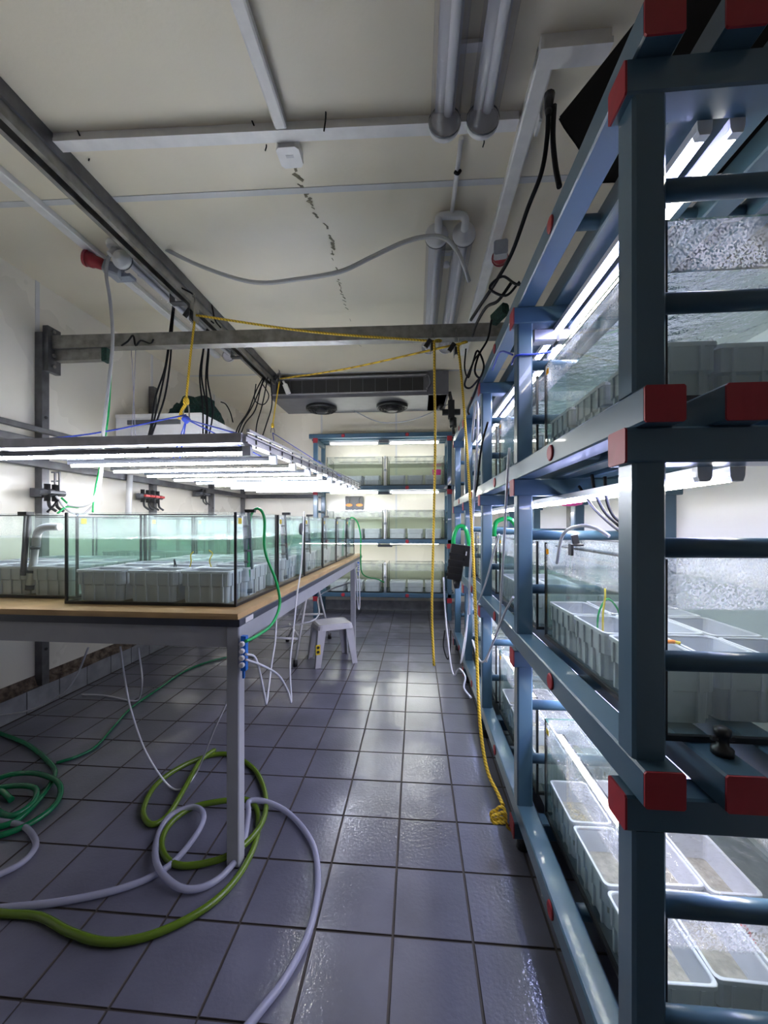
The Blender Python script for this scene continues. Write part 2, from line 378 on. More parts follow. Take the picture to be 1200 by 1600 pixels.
for k, (s, x0, y0, x1, y1) in enumerate(cells):
    w, h = round(x1-x0-2*g, 4), round(y1-y0-2*g, 4)
    if s > 0 and k < 298:
        if (w, h) not in tm:
            c = 0.001; b = MB(); zt = 0.0; zb = -0.006
            b.add([(-w/2,-h/2,zb),(w/2,-h/2,zb),(w/2,h/2,zb),(-w/2,h/2,zb),(-w/2,-h/2,zt-0.0015),(w/2,-h/2,zt-0.0015),(w/2,h/2,zt-0.0015),(-w/2,h/2,zt-0.0015),
                   (-w/2+c,-h/2+c,zt),(w/2-c,-h/2+c,zt),(w/2-c,h/2-c,zt),(-w/2+c,h/2-c,zt)],
                  [(8,9,10,11),(4,5,9,8),(5,6,10,9),(6,7,11,10),(7,4,8,11),(0,1,5,4),(1,2,6,5),(2,3,7,6),(3,0,4,7)])
            b.mi = [0]+[1]*8
            tm[(w,h)] = b.mesh('tile', [M['tile'], M['grout']])
        o = obj('tile', tm[(w,h)], None, floor, ((x0+x1)/2, (y0+y1)/2, random.uniform(-0.0006,0.0006)))
        o.rotation_euler = (random.gauss(0,0.0012), random.gauss(0,0.0012), 0)
    else:
        rest.box(x0+g, y0+g, -0.006, x1-g, y1-g, 0.0)
o = obj('tile_field', rest, M['tile'], floor); o['kind'] = 'stuff'

ceiling = struct('ceiling', MB().box(XL-0.3, Y0-0.1, ZC, XR+0.1, Y1+0.1, ZC+0.1), M['ceil'])
for yj in (2.03, 4.5, -0.3):
    obj('joint_strip', MB().box(XL, -0.018, ZC-0.003, XR, 0.018, ZC), M['joint'], ceiling, (0, yj, 0)).rotation_euler = (0, 0, R(1.4))
wl = struct('wall_left', MB().box(XL-0.12, Y0, 0.20, XL-0.03, Y1, ZC), M['wall'])
for yj in (2.62, 3.85, 5.1, 1.4, 0.2):
    obj('joint_strip', MB().box(XL-0.03, yj-0.016, 0.20, XL-0.027, yj+0.016, ZC), M['joint'], wl)
wb = struct('wall_back', MB().box(XL-0.1, Y1, 0.0, XR+0.1, Y1+0.1, ZC), M['wall'])
for xj in (-1.45, -0.30, 0.78):
    obj('joint_strip', MB().box(xj-0.014, Y1-0.003, 0, xj+0.014, Y1, ZC), M['joint'], wb)
struct('wall_right', MB().box(XR, Y0, 0.0, XR+0.1, Y1, ZC), M['wallr'])
struct('wall_front', MB().box(XL-0.1, Y0-0.1, 0.0, XR+0.1, Y0, ZC), M['wall'])
kb = struct('baseboard_left', MB().box(XL-0.12, Y0, -0.004, XL, Y1, 0.155), M['grout'])
for j in range(24):
    y = 0.01+j*0.25
    if y+0.25 > Y1: break
    obj('tile', MB().box(XL, y+0.004, 0.0, XL+0.006, y+0.246, 0.15), M['kerb'], kb)
led = MB(); rng = random.Random(3); n = 90
ys = [Y0+0.1+i*(Y1-Y0-0.2)/n for i in range(n+1)]
pts = [(XL-0.03, XL+0.012+rng.uniform(-0.018,0.006), 0.155+rng.uniform(0.0,0.022), 0.195+rng.uniform(-0.012,0.015)) for _ in ys]
vs = []; fs = []
for y, (a, b, z1, z2) in zip(ys, pts): vs += [(a, y, 0.15), (b, y, 0.15), (b-0.004, y, z1), (a+0.004, y, z2), (a, y, 0.23)]
for i in range(n):
    for k in range(4): fs.append((i*5+k, (i+1)*5+k, (i+1)*5+k+1, i*5+k+1))
led.add(vs, fs)
obj('rusty_ledge', led, M['dirt'], kb)
struct('baseboard_back', MB().box(XL, Y1-0.02, 0, XR, Y1, 0.14), M['kerb'])
struct('baseboard_right', MB().box(XR-0.02, Y0, 0, XR, Y1-0.02, 0.14), M['kerb'])
# vertical steel posts bolted to the walls
def wall_post(x, y, z0, z1, wx, wy, label):
    t = thing('wall_post', label, 'post', (x, y, z0), 0, 'steel posts on the walls')
    h = z1-z0
    obj('channel', MB().prism([(0,0),(wx,0),(wx,wy),(0,wy),(0,wy-0.006),(wx-0.008,wy-0.006),(wx-0.008,0.006),(0,0.006)], (0,0,0), (1,0,0), (0,1,0), (0,0,h)), M['darksteel'], t)
    k = 0.25
    while k < h-0.1: obj('bolt', MB().cyl((wx, wy/2, k), (wx+0.006, wy/2, k), 0.011, n=8), M['black'], t); k += 0.55
    return t
wall_post(XL-0.028, 2.60, 0.0+0.16, 2.66, 0.055, 0.055, 'tall dark steel post on the white wall carrying the end of the cross beam')
wall_post(XL-0.028, 3.80, 0.16, 2.69, 0.05, 0.055, 'dark steel wall post holding the white shelf bracket')
wall_post(XL-0.028, 4.95, 0.16, 1.9, 0.05, 0.055, 'dark steel wall post behind the far end of the lamp frame')
wall_post(XL-0.028, 5.9, 0.16, 1.9, 0.05, 0.055, 'dark steel wall post in the corner by the back wall')
for y, lab in ((1.98, 'bare steel post on the wall seen through the rack middle shelf'), (3.1, 'second bare steel post on the wall behind the blue rack')):
    t = thing('wall_post', lab, 'post', (XR-0.062, y, 0.0), 0, 'steel posts on the walls')
    obj('channel', MB().prism([(0.06,0),(0,0),(0,0.07),(0.06,0.07),(0.06,0.06),(0.01,0.06),(0.01,0.01),(0.06,0.01)], (0,0,0), (1,0,0), (0,1,0), (0,0,2.6)), M['steel'], t)
# rails (conduits) along the left wall and the back wall
def conduit(name, pts, w, m, label, cat='rail'):
    b = MB()
    for p, q in zip(pts[:-1], pts[1:]): b.sq(p, q, w, w*1.25, 0.004)
    return single(name, b, m, label, cat)
xw = XL+0.05
conduit('wall_rail', [(xw,-1.2,1.715),(xw,5.93,1.725),(-1.38,5.93,1.725)], 0.045, M['darksteel'], 'lower dark rail running along the white wall and round the corner')
conduit('wall_rail', [(xw,-1.2,1.955),(xw,4.4,1.955)], 0.03, M['darksteel'], 'thin upper rail on the white wall above the lamp frame')
conduit('wall_rail', [(xw,-1.2,1.865),(xw,4.4,1.865)], 0.04, M['darksteel'], 'middle dark rail on the white wall just above lamp frame height')

# ================================================================== CEILING FITTINGS
def trunk_y(name, x, y0, y1, w, h, label):
    t = thing(name, label, 'trunking', (x, y0, ZC-h))
    obj('channel', MB().box(-w/2, 0, 0.006, w/2, y1-y0, h-0.001), M['trunk'], t)
    obj('cover', MB().prism([(-w/2-0.003,0.022),(-w/2-0.003,0.002),(-w/2+0.004,-0.002),(w/2-0.004,-0.002),(w/2+0.003,0.002),(w/2+0.003,0.022)], (0,0,0), (1,0,0), (0,0,1), (0,y1-y0,0)), M['trunk'], t)
    return t
trunk_y('cable_trunking', -0.575, -1.2, 1.655, 0.045, 0.04, 'white cable trunking running lengthwise into the junction box')
trunk_y('cable_trunking', 0.47, 1.47, 4.0, 0.06, 0.05, 'white cable trunking along the ceiling above the blue rack edge')
trunk_y('cable_trunking', -2.02, -1.0, 3.9, 0.055, 0.035, 'white trunking strip between steel ceiling beam and the wall corner')
t = thing('cable_trunking', 'wide white trunking crossing the ceiling under the twin lamp end', 'trunking', (-1.61, 1.655, ZC-0.037), R(1.9))
obj('channel', MB().box(0, -0.024, 0.004, 2.04, 0.024, 0.0365), M['trunk'], t)
obj('cover', MB().box(0, -0.027, -0.002, 2.04, 0.027, 0.014), M['trunk'], t)
zt = MB()
def zip_tie(px, py, dx, dy):
    p = atY(px, py, 1.635 if px < 300 else 1.655); q = p+Vector((dx, -0.02, dy)); return MB().tube([p, p*0.5+q*0.5+Vector((0.004,0,0)), q], 0.0035, 5, 3)
for (px, py, dx, dy, lab) in ((125,213,-0.045,0.10,'loose black cable tie near the steel beam end of the trunking'),(397,196,-0.055,0.10,'long loose black cable tie pointing up from the trunking'),(506,205,0.012,0.09,'black cable tie looped round the trunking beside the junction box')):
    single('cable_tie', zip_tie(px, py, dx, dy), M['cable'], lab, 'cable tie', 'cable ties on the ceiling trunking')
for (px, py, lab) in ((139,244,'short black cable tie tail below the trunking by the steel beam'),(415,228,'short curled black cable tie tail left of the junction box'),(755,222,'black cable tie tail hanging under the twin lamp cap')):
    p = atY(px, py, 1.76); single('cable_tie', MB().tube([p+Vector((0,0,0.025)), p+Vector((0.004,0,0)), p+Vector((-0.002,0,-0.022))], 0.003, 5, 3), M['cable'], lab, 'cable tie', 'cable ties on the ceiling trunking')
t = thing('junction_box', 'grey square junction box on the ceiling below the trunking', 'junction box', (-0.575, 1.775, ZC-0.055))
obj('box', MB().sq((0,0,0.054), (0,0,0.012), 0.10, 0.10, 0.012), M['trunk'], t)
obj('lid', MB().sq((0,0,0.013), (0,0,0.0), 0.104, 0.104, 0.014), M['trunk'], t)
obj('label_sticker', MB().box(-0.015,-0.015,-0.001,0.02,0.0,0.0005), M['paper'], t)
# old sealant scars on the ceiling
b = MB(); rng = random.Random(11)
path = [(462,258),(468,285),(480,305),(490,330),(508,352),(518,372),(522,385),(520,400),(526,425),(530,445),(538,470),(548,500),(560,530),(566,555)]
for (p, q) in zip(path[:-1], path[1:]):
    for k in range(5):
        if rng.random() < 0.15+0.04*path.index(p): continue
        f = k/5; c = atZ(p[0]+(q[0]-p[0])*f+rng.uniform(-3,3)*(1-path.index(p)/16), p[1]+(q[1]-p[1])*f, ZC)
        wx, wy = rng.uniform(0.002,0.011)*(1.25-path.index(p)/14), rng.uniform(0.008,0.025)
        a = rng.uniform(-0.7,0.3); ux, uy = math.cos(a), math.sin(a)
        P = [(-wx,-wy),(wx*0.6,-wy*0.8),(wx,wy*0.7),(-wx*0.5,wy)]
        b.prism([(x*ux-y*uy, x*uy+y*ux) for x, y in P], (c.x, c.y, ZC-0.0015), (1,0,0), (0,1,0), (0,0,0.0014))
o = obj('sealant_scar', b, M['stain'], ceiling); o['kind'] = 'stuff'; o['label'] = 'dark broken line of old sealant'

# steel beam running lengthwise below the ceiling
t = thing('ceiling_beam', 'galvanised steel channel running lengthwise under the ceiling', 'beam', (-1.66, -1.2, 2.905))
L = 6.05
pr = [(-0.045,0),(-0.02,0),(-0.02,0.008),(-0.037,0.008),(-0.037,0.112),(0.037,0.112),(0.037,0.008),(0.02,0.008),(0.02,0),(0.045,0),(0.045,0.12),(-0.045,0.12)]
obj('channel', MB().prism(pr, (0,0,0), (1,0,0), (0,0,1), (0,L,0)), M['steel'], t)
obj('side_flange', MB().box(0.0455,0,0.055,0.06,L,0.124), M['darksteel'], t)
for y in (3.84, 4.75): obj('hanger_bracket', MB().box(-0.055,y,-0.05,-0.046,y+0.05,0.1).box(-0.055,y,-0.058,0.05,y+0.05,-0.05), M['darksteel'], t)
# cross beam
t = thing('cross_beam', 'steel channel crossing the room at lamp height from the wall post', 'beam', (XL+0.03, 2.64, 2.56), R(1.3))
Lx = 3.78
obj('web', MB().box(0,0,0.010,Lx,0.012,0.082), M['steel'], t)
obj('flange', MB().box(0,0,0.0,Lx,0.07,0.012), M['steel'], t); obj('flange', MB().box(0,0.0,0.082,Lx,0.07,0.092), M['steel'], t)
obj('end_plate', MB().box(-0.01,-0.03,-0.17,0.03,0.075,0.15), M['darksteel'], t)
for dz in (-0.13,-0.05,0.06,0.12): obj('bolt', MB().cyl((0.032,0.01,dz),(0.045,0.01,dz),0.013,n=6), M['steel'], t)
t = thing('beam_stub', 'short steel stub under the cross beam with a green end cap', 'beam', (XL+0.06, 2.665, 2.48))
obj('channel', MB().box(0,0,0,0.36,0.05,0.079), M['steel'], t); obj('end_cap', MB().box(0.36,-0.004,-0.012,0.40,0.054,0.085), M['greennet'], t)

# fluorescent battens (unlit), twin clear tubes
def tube_lamp(x, y0, y1, z, label, sep=0.155, twin=True, rad=0.058):
    t = thing('fluorescent_lamp', label, 'lamp', (x, y0, z), 0, 'unlit tubular ceiling lamps'); Ly = y1-y0
    for sx in ((-sep/2, sep/2) if twin else (0,)):
        h = obj('tube_cover', MB().cyl((sx,0.03,0), (sx,Ly-0.03,0), rad, n=20, caps=False), M['acryl'], t)
        obj('fluorescent_tube', MB().cyl((sx+0.012,0.06,0.005),(sx+0.012,Ly-0.06,0.005),0.017,n=12), M['whitep'], h)
        obj('reflector_tray', MB().box(sx-0.04,0.04,0.03,sx+0.04,Ly-0.04,0.042), M['lampbody'], h)
        for y, s in ((0.03,-1),(Ly-0.03,1)):
            c = obj('end_cap', MB().lathe([(rad+0.006,0.0),(rad+0.008,0.012*s),(rad+0.004,0.026*s),(0.034,0.036*s),(0.028,0.052*s),(0.019,0.055*s)], (sx,y,0), 20, 'y'), M['whitep'], t)
            obj('sealing_ring', MB().lathe([(rad+0.0085,0.0),(rad+0.0095,-0.004*s),(rad+0.0085,-0.008*s)], (sx,y,0), 20, 'y', False), M['darkpvc'], c)
    for y in (0.25, Ly-0.25): obj('mounting_clip', MB().box(-sep/2-0.02,y,rad-0.004,sep/2+0.02,y+0.03,rad+0.012), M['whitep'], t)
    if twin: obj('cable_gland', MB().lathe([(0.02,0),(0.022,0.02),(0.012,0.03)], (0,0.3,0.0), 12), M['whitep'], t)
    return t
tube_lamp(0.195, 0.10, 1.68, ZC-0.075, 'large unlit twin tube lamp overhead ending above the cross trunking')
lt = tube_lamp(0.195, 2.27, 3.75, ZC-0.078, 'second unlit twin tube lamp further down the aisle above the cross beam')
b = MB()
b.tube([(0.125,2.30,2.95),(0.125,2.215,2.95),(0.125,2.2,2.985),(0.15,2.2,2.995),(0.195,2.2,2.995),(0.25,2.2,2.99),(0.27,2.205,2.97),(0.27,2.24,2.95),(0.27,2.30,2.95)], 0.021, 10, 4)
single('conduit_elbow', b, M['whitep'], 'white pipe bridge joining the two tubes of the further lamp', 'pipe')
b = MB().cyl((0.20,1.78,3.012),(0.195,2.2,3.0),0.011,n=8)
single('conduit', b, M['trunk'], 'thin white conduit on the ceiling linking the two twin lamps', 'conduit')
single('cable_tie', MB().tube([(0.185,1.93,2.995),(0.20,1.93,2.985),(0.213,1.93,3.0)],0.008,6,3), M['cable'], 'black tape band round the conduit linking the twin lamps', 'cable tie')
tube_lamp(-1.80, 2.28, 3.72, 2.925, 'single unlit tube lamp slung beside the lengthwise steel beam', 0.1, False, 0.05)
# red industrial sockets
def cee(loc, rz, label, tilt):
    t = thing('power_socket', label, 'socket', loc, rz, 'red industrial power sockets')
    t.rotation_euler = (0, tilt, rz)
    obj('body', MB().lathe([(0.028,0),(0.034,0.02),(0.036,0.06),(0.042,0.065),(0.044,0.10)], (0,0,0), 16, 'x'), M['darkred'], t)
    obj('lid', MB().lathe([(0.047,0.10),(0.049,0.104),(0.046,0.118),(0.02,0.124)], (0,0,0), 16, 'x'), M['darkred'], t)
    obj('mounting_box', MB().sq((-0.09,0,-0.01),(0.0,0,-0.01),0.075,0.07,0.008), M['pvc'], t)
cee(atY(165,415,2.35), R(200), 'dark red round socket pointing at the wall above the wall corner', R(-15))
cee(atY(782,392,2.3), R(80), 'dark red round socket by the trunking above the blue rack', R(-15))
p = atY(192,432,2.42)
t = thing('lamp_connector', 'grey connector plate hanging under the white trunking strip', 'connector', p)
obj('plate', MB().box(-0.06,-0.03,-0.02,0.07,0.03,0.0), M['pvc'], t); obj('bracket', MB().box(-0.02,-0.02,0.0,0.0,0.02,0.09), M['trunk'], t)
# evaporator unit
t = thing('air_cooler', 'long grey ceiling air cooler with dark fins at the room end', 'air cooler', (-0.66, 4.45, 2.74))
wx = 1.0
obj('casing', MB().prism([(0,0.0),(0.62,0.0),(0.75,0.27),(0.05,0.27),(0.0,0.23)], (-wx,0,0), (0,1,0), (0,0,1), (2*wx,0,0)), M['evap'], t)
f = obj('fin_block', MB().box(-wx+0.06,-0.008,0.05,wx-0.26,-0.0005,0.20), M['black'], t)
for i in range(12): obj('fin_divider', MB().box(-wx+0.08+i*0.14,-0.012,0.05,-wx+0.084+i*0.14,-0.008,0.20), M['evap'], f)
for z in (0.215, 0.035): obj('trim_bar', MB().box(-wx,-0.02,z,wx-0.22,-0.0005,z+0.014), M['alu'], t)
obj('end_cover', MB().box(wx-0.2,-0.015,0.0,wx+0.02,0.6,0.262), M['evap'], t)
obj('pipe', MB().tube([(wx-0.24,-0.02,0.2),(wx-0.2,-0.03,0.21),(wx-0.18,-0.03,0.12),(wx-0.22,-0.025,0.06)],0.012,8,4), M['darkpvc'], t)
for fx in (-0.50, 0.37):
    fn = obj('fan', MB().lathe([(0.19,0.0),(0.19,-0.03),(0.18,-0.04),(0.17,-0.03),(0.17,0.0)], (fx,0.36,0), 28), M['black'], t)
    gg = MB()
    for r in (0.05,0.09,0.13,0.165): gg.tube([(fx+r*math.cos(2*math.pi*i/20),0.36+r*math.sin(2*math.pi*i/20),-0.045) for i in range(21)],0.003,5,1)
    for i in range(6):
        a = i*math.pi/6; gg.cyl((fx-0.18*math.cos(a),0.36-0.18*math.sin(a),-0.04),(fx+0.18*math.cos(a),0.36+0.18*math.sin(a),-0.04),0.003,n=5)
    obj('fan_guard', gg, M['black'], fn); obj('fan_hub', MB().lathe([(0.07,-0.02),(0.07,-0.06),(0.05,-0.075)], (fx,0.36,0), 16), M['black'], fn)
    for i in range(5):
        a = i*2*math.pi/5; c, s_ = math.cos(a), math.sin(a)
        P = lambda r, w, z: (fx+r*c-w*s_, 0.36+r*s_+w*c, z)
        obj('blade', MB().add([P(0.06,-0.02,-0.01),P(0.06,0.03,-0.03),P(0.16,0.06,-0.03),P(0.16,-0.03,-0.005),P(0.06,-0.02,-0.013),P(0.06,0.03,-0.033),P(0.16,0.06,-0.033),P(0.16,-0.03,-0.008)],
            [(0,1,2,3),(7,6,5,4),(0,4,5,1),(1,5,6,2),(2,6,7,3),(3,7,4,0)]), M['black'], fn)
p0, p1 = atY(553,642,4.9), atY(700,632,4.6)
single('drain_wire', MB().tube([p0, p0*0.7+p1*0.3+Vector((0,0,-0.16)), p0*0.35+p1*0.65+Vector((0,0,-0.15)), p1], 0.006, 6, 6), M['pvc'], 'thin grey wire sagging under the air cooler', 'wire')
b = MB(); c = atY(705,640,4.55)
b.sq(c+Vector((0,0,-0.10)), c+Vector((0,0,0.10)), 0.07, 0.08, 0.01).sq(c+Vector((-0.10,0,-0.03)), c+Vector((0.10,0,-0.03)), 0.06, 0.06, 0.01)
b.cyl(c+Vector((0,0,0.1)), c+Vector((-0.02,0,0.2)), 0.02).cyl(c+Vector((-0.1,0,0.02)), c+Vector((-0.14,0,0.05)), 0.035).cyl(c+Vector((0,0,-0.1)), c+Vector((0.03,0,-0.28)), 0.018).cyl(c+Vector((0.02,0,-0.1)), c+Vector((0.02,-0.02,-0.2)), 0.04)
single('valve_motor', b, M['black'], 'black valve motor hanging at the air cooler end', 'valve')

# ================================================================== CRATES
CL, CW, CH = 0.215, 0.132, 0.132
def rrect(L, Wd, r, z, n=3):
    out = []
    for cx, cy, a0 in ((L/2-r, Wd/2-r, 0), (-L/2+r, Wd/2-r, 90), (-L/2+r, -Wd/2+r, 180), (L/2-r, -Wd/2+r, 270)):
        for i in range(n+1):
            a = R(a0+90*i/n); out.append((cx+r*math.cos(a), cy+r*math.sin(a), z))
    return out
def loft(rings, cap0=True, cap1=False, smooth=False):
    b = MB(); n = len(rings[0]); vs = [p for r in rings for p in r]; fs = []
    for k in range(len(rings)-1):
        for j in range(n): fs.append((k*n+j, k*n+(j+1)%n, (k+1)*n+(j+1)%n, (k+1)*n+j))
    if cap0: fs.append(tuple(range(n))[::-1])
    if cap1: fs.append(tuple(range((len(rings)-1)*n, len(rings)*n)))
    return b.add(vs, fs, smooth)
def crate_proto():
    t = bpy.data.objects.new('storage_crate', None); COL.objects.link(t); t.empty_display_size = 0.03
    i = lambda d, z, r=0.014: rrect(CL-2*d, CW-2*d, r, z)
    sh = loft([i(0.013,0), i(0.011,CH*0.50), i(0.004,CH*0.54), i(0.004,CH-0.012), i(0.004,CH-0.004), i(0.0065,CH-0.004,0.012), i(0.017,0.005,0.010)], True, True)
    for s in (-1, 1):                                       # ribs
        for x in (-0.075,-0.026,0.026,0.075):
            y = s*(CW/2-0.004); sh.box(x-0.004, min(y,y-s*0.008), 0.004, x+0.004, max(y,y-s*0.008), CH*0.53); y = s*(CW/2+0.001)
            sh.box(x-0.004, min(y,y-s*0.005), CH*0.53, x+0.004, max(y,y-s*0.005), CH-0.01)
        for yy in (-0.03,0.03):
            x = s*(CL/2-0.004); sh.box(min(x,x-s*0.008), yy-0.004, 0.004, max(x,x-s*0.008), yy+0.004, CH*0.53); x = s*(CL/2+0.001)
            sh.box(min(x,x-s*0.005), yy-0.004, CH*0.53, max(x,x-s*0.005), yy+0.004, CH-0.01)
    obj('shell', sh, M['crate'], t)
    obj('rim', loft([i(0.003,CH-0.011), i(0.0,CH-0.010), i(0.0,CH-0.001), i(0.0015,CH), i(0.006,CH), i(0.0075,CH-0.003)], False, False), M['rim'], t)
    return t
CR = crate_proto(); CR_used = False
sand_mesh = loft([rrect(CL-0.03, CW-0.03, 0.01, 0.008), rrect(CL-0.024, CW-0.024, 0.01, 0.06)], True, True).mesh('sediment', M['sand'])
def crate(p, rz, label, group, sand=False):
    global CR_used
    c = CR if not CR_used else copy_tree(CR)
    if CR_used is False:
        CR_used = True
    for ch in list(c.children):
        if ch.name.startswith('sediment'): bpy.data.objects.remove(ch)
    c.location = p; c.rotation_euler = (0,0,rz); tag(c, label, 'crate', group)
    if sand: obj('sediment', sand_mesh, None, c)
    return c

# ================================================================== TANKS
def pane(b, x0, y0, z0, x1, y1, z1, axis):
    st = len(b.f); b.box(x0,y0,z0,x1,y1,z1)
    big = {'y': (2,4), 'x': (3,5), 'z': (0,1)}[axis]
    for k in range(6): b.mi[st+k] = 0 if k in big else 1
    return b
def tank_proto(name, Wd, D, H, wh, gm, wm, brace='x', frame=True):
    t = bpy.data.objects.new(name, None); COL.objects.link(t); t.empty_display_size = 0.05
    k = 0.006; G = [gm, M['edge']]
    obj('base_pane', pane(MB(),0,0,0.002,Wd,D,k+0.002,'z'), G, t)
    z0 = k+0.002
    obj('glass_pane', pane(MB(),0,0,z0,Wd,k,H,'y'), G, t); obj('glass_pane', pane(MB(),0,D-k,z0,Wd,D,H,'y'), G, t)
    obj('glass_pane', pane(MB(),0,k,z0,k,D-k,H,'x'), G, t); obj('glass_pane', pane(MB(),Wd-k,k,z0,Wd,D-k,H,'x'), G, t)
    for x in (0, Wd):
        for y in (0, D):
            sx, sy = (1 if x == 0 else -1), (1 if y == 0 else -1)
            b = MB(); w = 0.0075
            xa, xb = sorted((x-sx*0.0012, x+sx*w)); ya, yb = sorted((y-sy*0.0012, y+sy*w)); b.box(xa, ya, 0.0, xb, yb, H-0.001)
            obj('corner_seal', b, M['seal'], t)
    b = MB(); e = 0.0015
    b.box(-e,-e,0,Wd+e,0.008,0.011).box(-e,D-0.008,0,Wd+e,D+e,0.011).box(-e,0.008,0,0.008,D-0.008,0.011).box(Wd-0.008,0.008,0,Wd+e,D-0.008,0.011)
    obj('bottom_seal', b, M['seal'], t)
    if brace == 'x':
        for ya, yb in ((k,0.035),(D-0.035,D-k)): obj('top_brace', pane(MB(),0.1,ya,H-0.012,Wd-0.1,yb,H-0.007,'z'), [gm, M['seal']], t)
    else:
        for xa, xb in ((k,0.035),(Wd-0.035,Wd-k)): obj('top_brace', pane(MB(),xa,0.1,H-0.012,xb,D-0.1,H-0.007,'z'), [gm, M['seal']], t)
    b = MB(); i = k+0.0015
    b.add([(i,i,k+0.004),(Wd-i,i,k+0.004),(Wd-i,D-i,k+0.004),(i,D-i,k+0.004),(i,i,wh),(Wd-i,i,wh),(Wd-i,D-i,wh),(i,D-i,wh)], [(0,1,5,4),(1,2,6,5),(2,3,7,6),(3,0,4,7)])
    b.m = 1; o4 = len(b.v)-4
    b.f.append((4,5,6,7)); b.sm.append(False); b.mi.append(1)
    obj('water', b, [wm, M['w_top'] if wm == M['w_table'] else M['w_top_clear']], t)
    return t
used = set()
def tank(proto, loc, rz, label, group):
    if proto.name in used: c = copy_tree(proto)
    else: c = proto; used.add(proto.name)
    c.location = loc; c.rotation_euler = (0,0,rz); tag(c, label, 'fish tank', group); return c
def sticker(parent, x, y, z, w, h, axis, m, name='sticker'):
    b = MB()
    if axis == 'y': b.box(x,y-0.001,z,x+w,y-0.0003,z+h)
    else: b.box(x+0.0003 if axis == '+x' else x-0.001, y, z, x+0.001 if axis == '+x' else x-0.0003, y+w, z+h)
    return obj(name, b, m, parent)

# ================================================================== TABLE
TR = R(-0.8); TX, TY = -0.66, 1.44
TC, TS = math.cos(TR), math.sin(TR)
def tb(x, y, z): return Vector((TX+x*TC-y*TS, TY+x*TS+y*TC, z))
TL, TW = 3.08, 1.72
t = thing('work_table', 'long grey steel table with dark edged top carrying the glass tanks', 'table', (TX,TY,0), TR)
obj('tabletop', MB().sq((-TW/2,0,0.9275),(-TW/2,TL,0.9275),TW,0.029,0.003), M['tabdark'], t)
for y in (0.012, TL-0.037): obj('apron', MB().box(-TW+0.05,y,0.833,-0.052,y+0.025,0.9125), M['tabgrey'], t)
for x in (-0.033, -TW+0.008): obj('side_apron', MB().box(x,0.055,0.845,x+0.025,TL-0.055,0.9125), M['tabgrey'], t)
for x in (-0.055, -TW+0.005):
    for y in (0.006, TL-0.45):
        l = obj('leg', MB().sq((x+0.025,y+0.025,0.006),(x+0.025,y+0.025,0.9125),0.05,0.05,0.004), M['tabgrey'], t)
        obj('foot', MB().cyl((x+0.025,y+0.025,0),(x+0.025,y+0.025,0.012),0.022,n=12), M['black'], l)
sticker(t, 0.0005, 0.05, 0.917, 0.07, 0.02, '+x', M['paper'], 'label_plate')
t = thing('plywood_board', 'plywood sheet lying on the grey table under the glass tanks', 'board', (TX,TY,0.942), TR)
obj('ply_sheet', MB().box(-TW+0.01,-0.004,0,-0.004,TL-0.02,0.011), M['ply'], t)
obj('ply_sheet', MB().box(-TW+0.01,-0.010,0.0115,-0.002,TL-0.03,0.023), M['ply'], t)
ZT = 0.966
TP = tank_proto('glass_tank', 0.748, 0.452, 0.383, 0.272, M['g_table'], M['w_table'])
ordn = ['first','second','third','fourth','fifth','sixth']
for i in range(6):
    x, y = -0.813, 0.105+0.475*i
    far = '' 
    tk = tank(TP, tb(x,y,ZT), TR, f'{ordn[i]} green water glass tank along the aisle edge of the table, counted from its front', 'glass tanks on the table')
    if i < 4: sticker(tk, 0.748, 0.02, 0.335, 0.03, 0.024, '+x', M['yellow'])
    if i == 1:
        d = obj('magnet_disc', MB().lathe([(0.036,0),(0.036,0.008),(0.03,0.012)], (0.749,0.375,0.305), 24, 'x'), M['darkpvc'], tk); d['label'] = 'dark round magnet disc'
    cols = (0,1,2) if i < 2 else (1,2)
    for cx in cols:
        for ry in range(3):
            nm = ['wall-side','middle','aisle-side'][cx]
            crate(tb(x+0.135+cx*0.235+0.012*(ry%2), y+0.082+ry*0.142, ZT+0.0085), TR+R(random.uniform(-1.2,1.2)), f'grey crate, {nm} column, {ordn[ry]} row, in {ordn[i]} aisle-edge table tank', 'grey crates in the table tanks')
for i in range(5):
    x, y = -1.60, 0.205+0.475*i
    tk = tank(TP, tb(x,y,ZT), TR, f'{ordn[i]} glass tank in the wall-side row on the table, counted from its front', 'glass tanks on the table')
    if i < 3:
        for cx in range(3):
            for ry in range(3 if i == 0 else 1):
                nm = ['wall-side','middle','inner'][cx]
                crate(tb(x+0.135+cx*0.235, y+0.082+ry*0.142, ZT+0.0085), TR, f'grey crate, {nm} column, {ordn[ry]} row, in {ordn[i]} wall-side table tank', 'grey crates in the table tanks')
# stand pipes (air lift filters) clipped inside the aisle side of each tank
for i in range(6):
    base = tb(-0.813+0.70, 0.105+0.475*i+0.20, ZT+0.01)
    t = thing('standpipe', f'grey lift pipe clamped inside the aisle side of the {ordn[i]} table tank', 'pipe', base, TR, 'lift pipes in the table tanks')
    tilt = 0.02
    obj('pipe', MB().cyl((0.01,0,0.06),(0.0,-tilt,0.36),0.011,n=12), M['pvc'], t)
    obj('foot_strainer', MB().cyl((0.012,0,0.03),(0.010,0,0.11),0.015,n=12), M['whitep'], t)
    obj('end_ring', MB().cyl((0.012,0,0.012),(0.012,0,0.032),0.016,n=12), M['darkpvc'], t)
    obj('clamp_bar', MB().sq((0.026,0.0,0.12),(0.02,-tilt,0.385),0.012,0.012,0.002), M['darkpvc'], t)
    for z in (0.15,0.2,0.26,0.31): obj('clip', MB().cyl((0.010,-tilt*z/0.36,z),(0.010,-tilt*z/0.36,z+0.010),0.016,n=10), M['darkpvc'], t)
    obj('rim_hook', MB().box(0.006,-tilt-0.009,0.376,0.05,-tilt+0.009,0.390), M['black'], t)
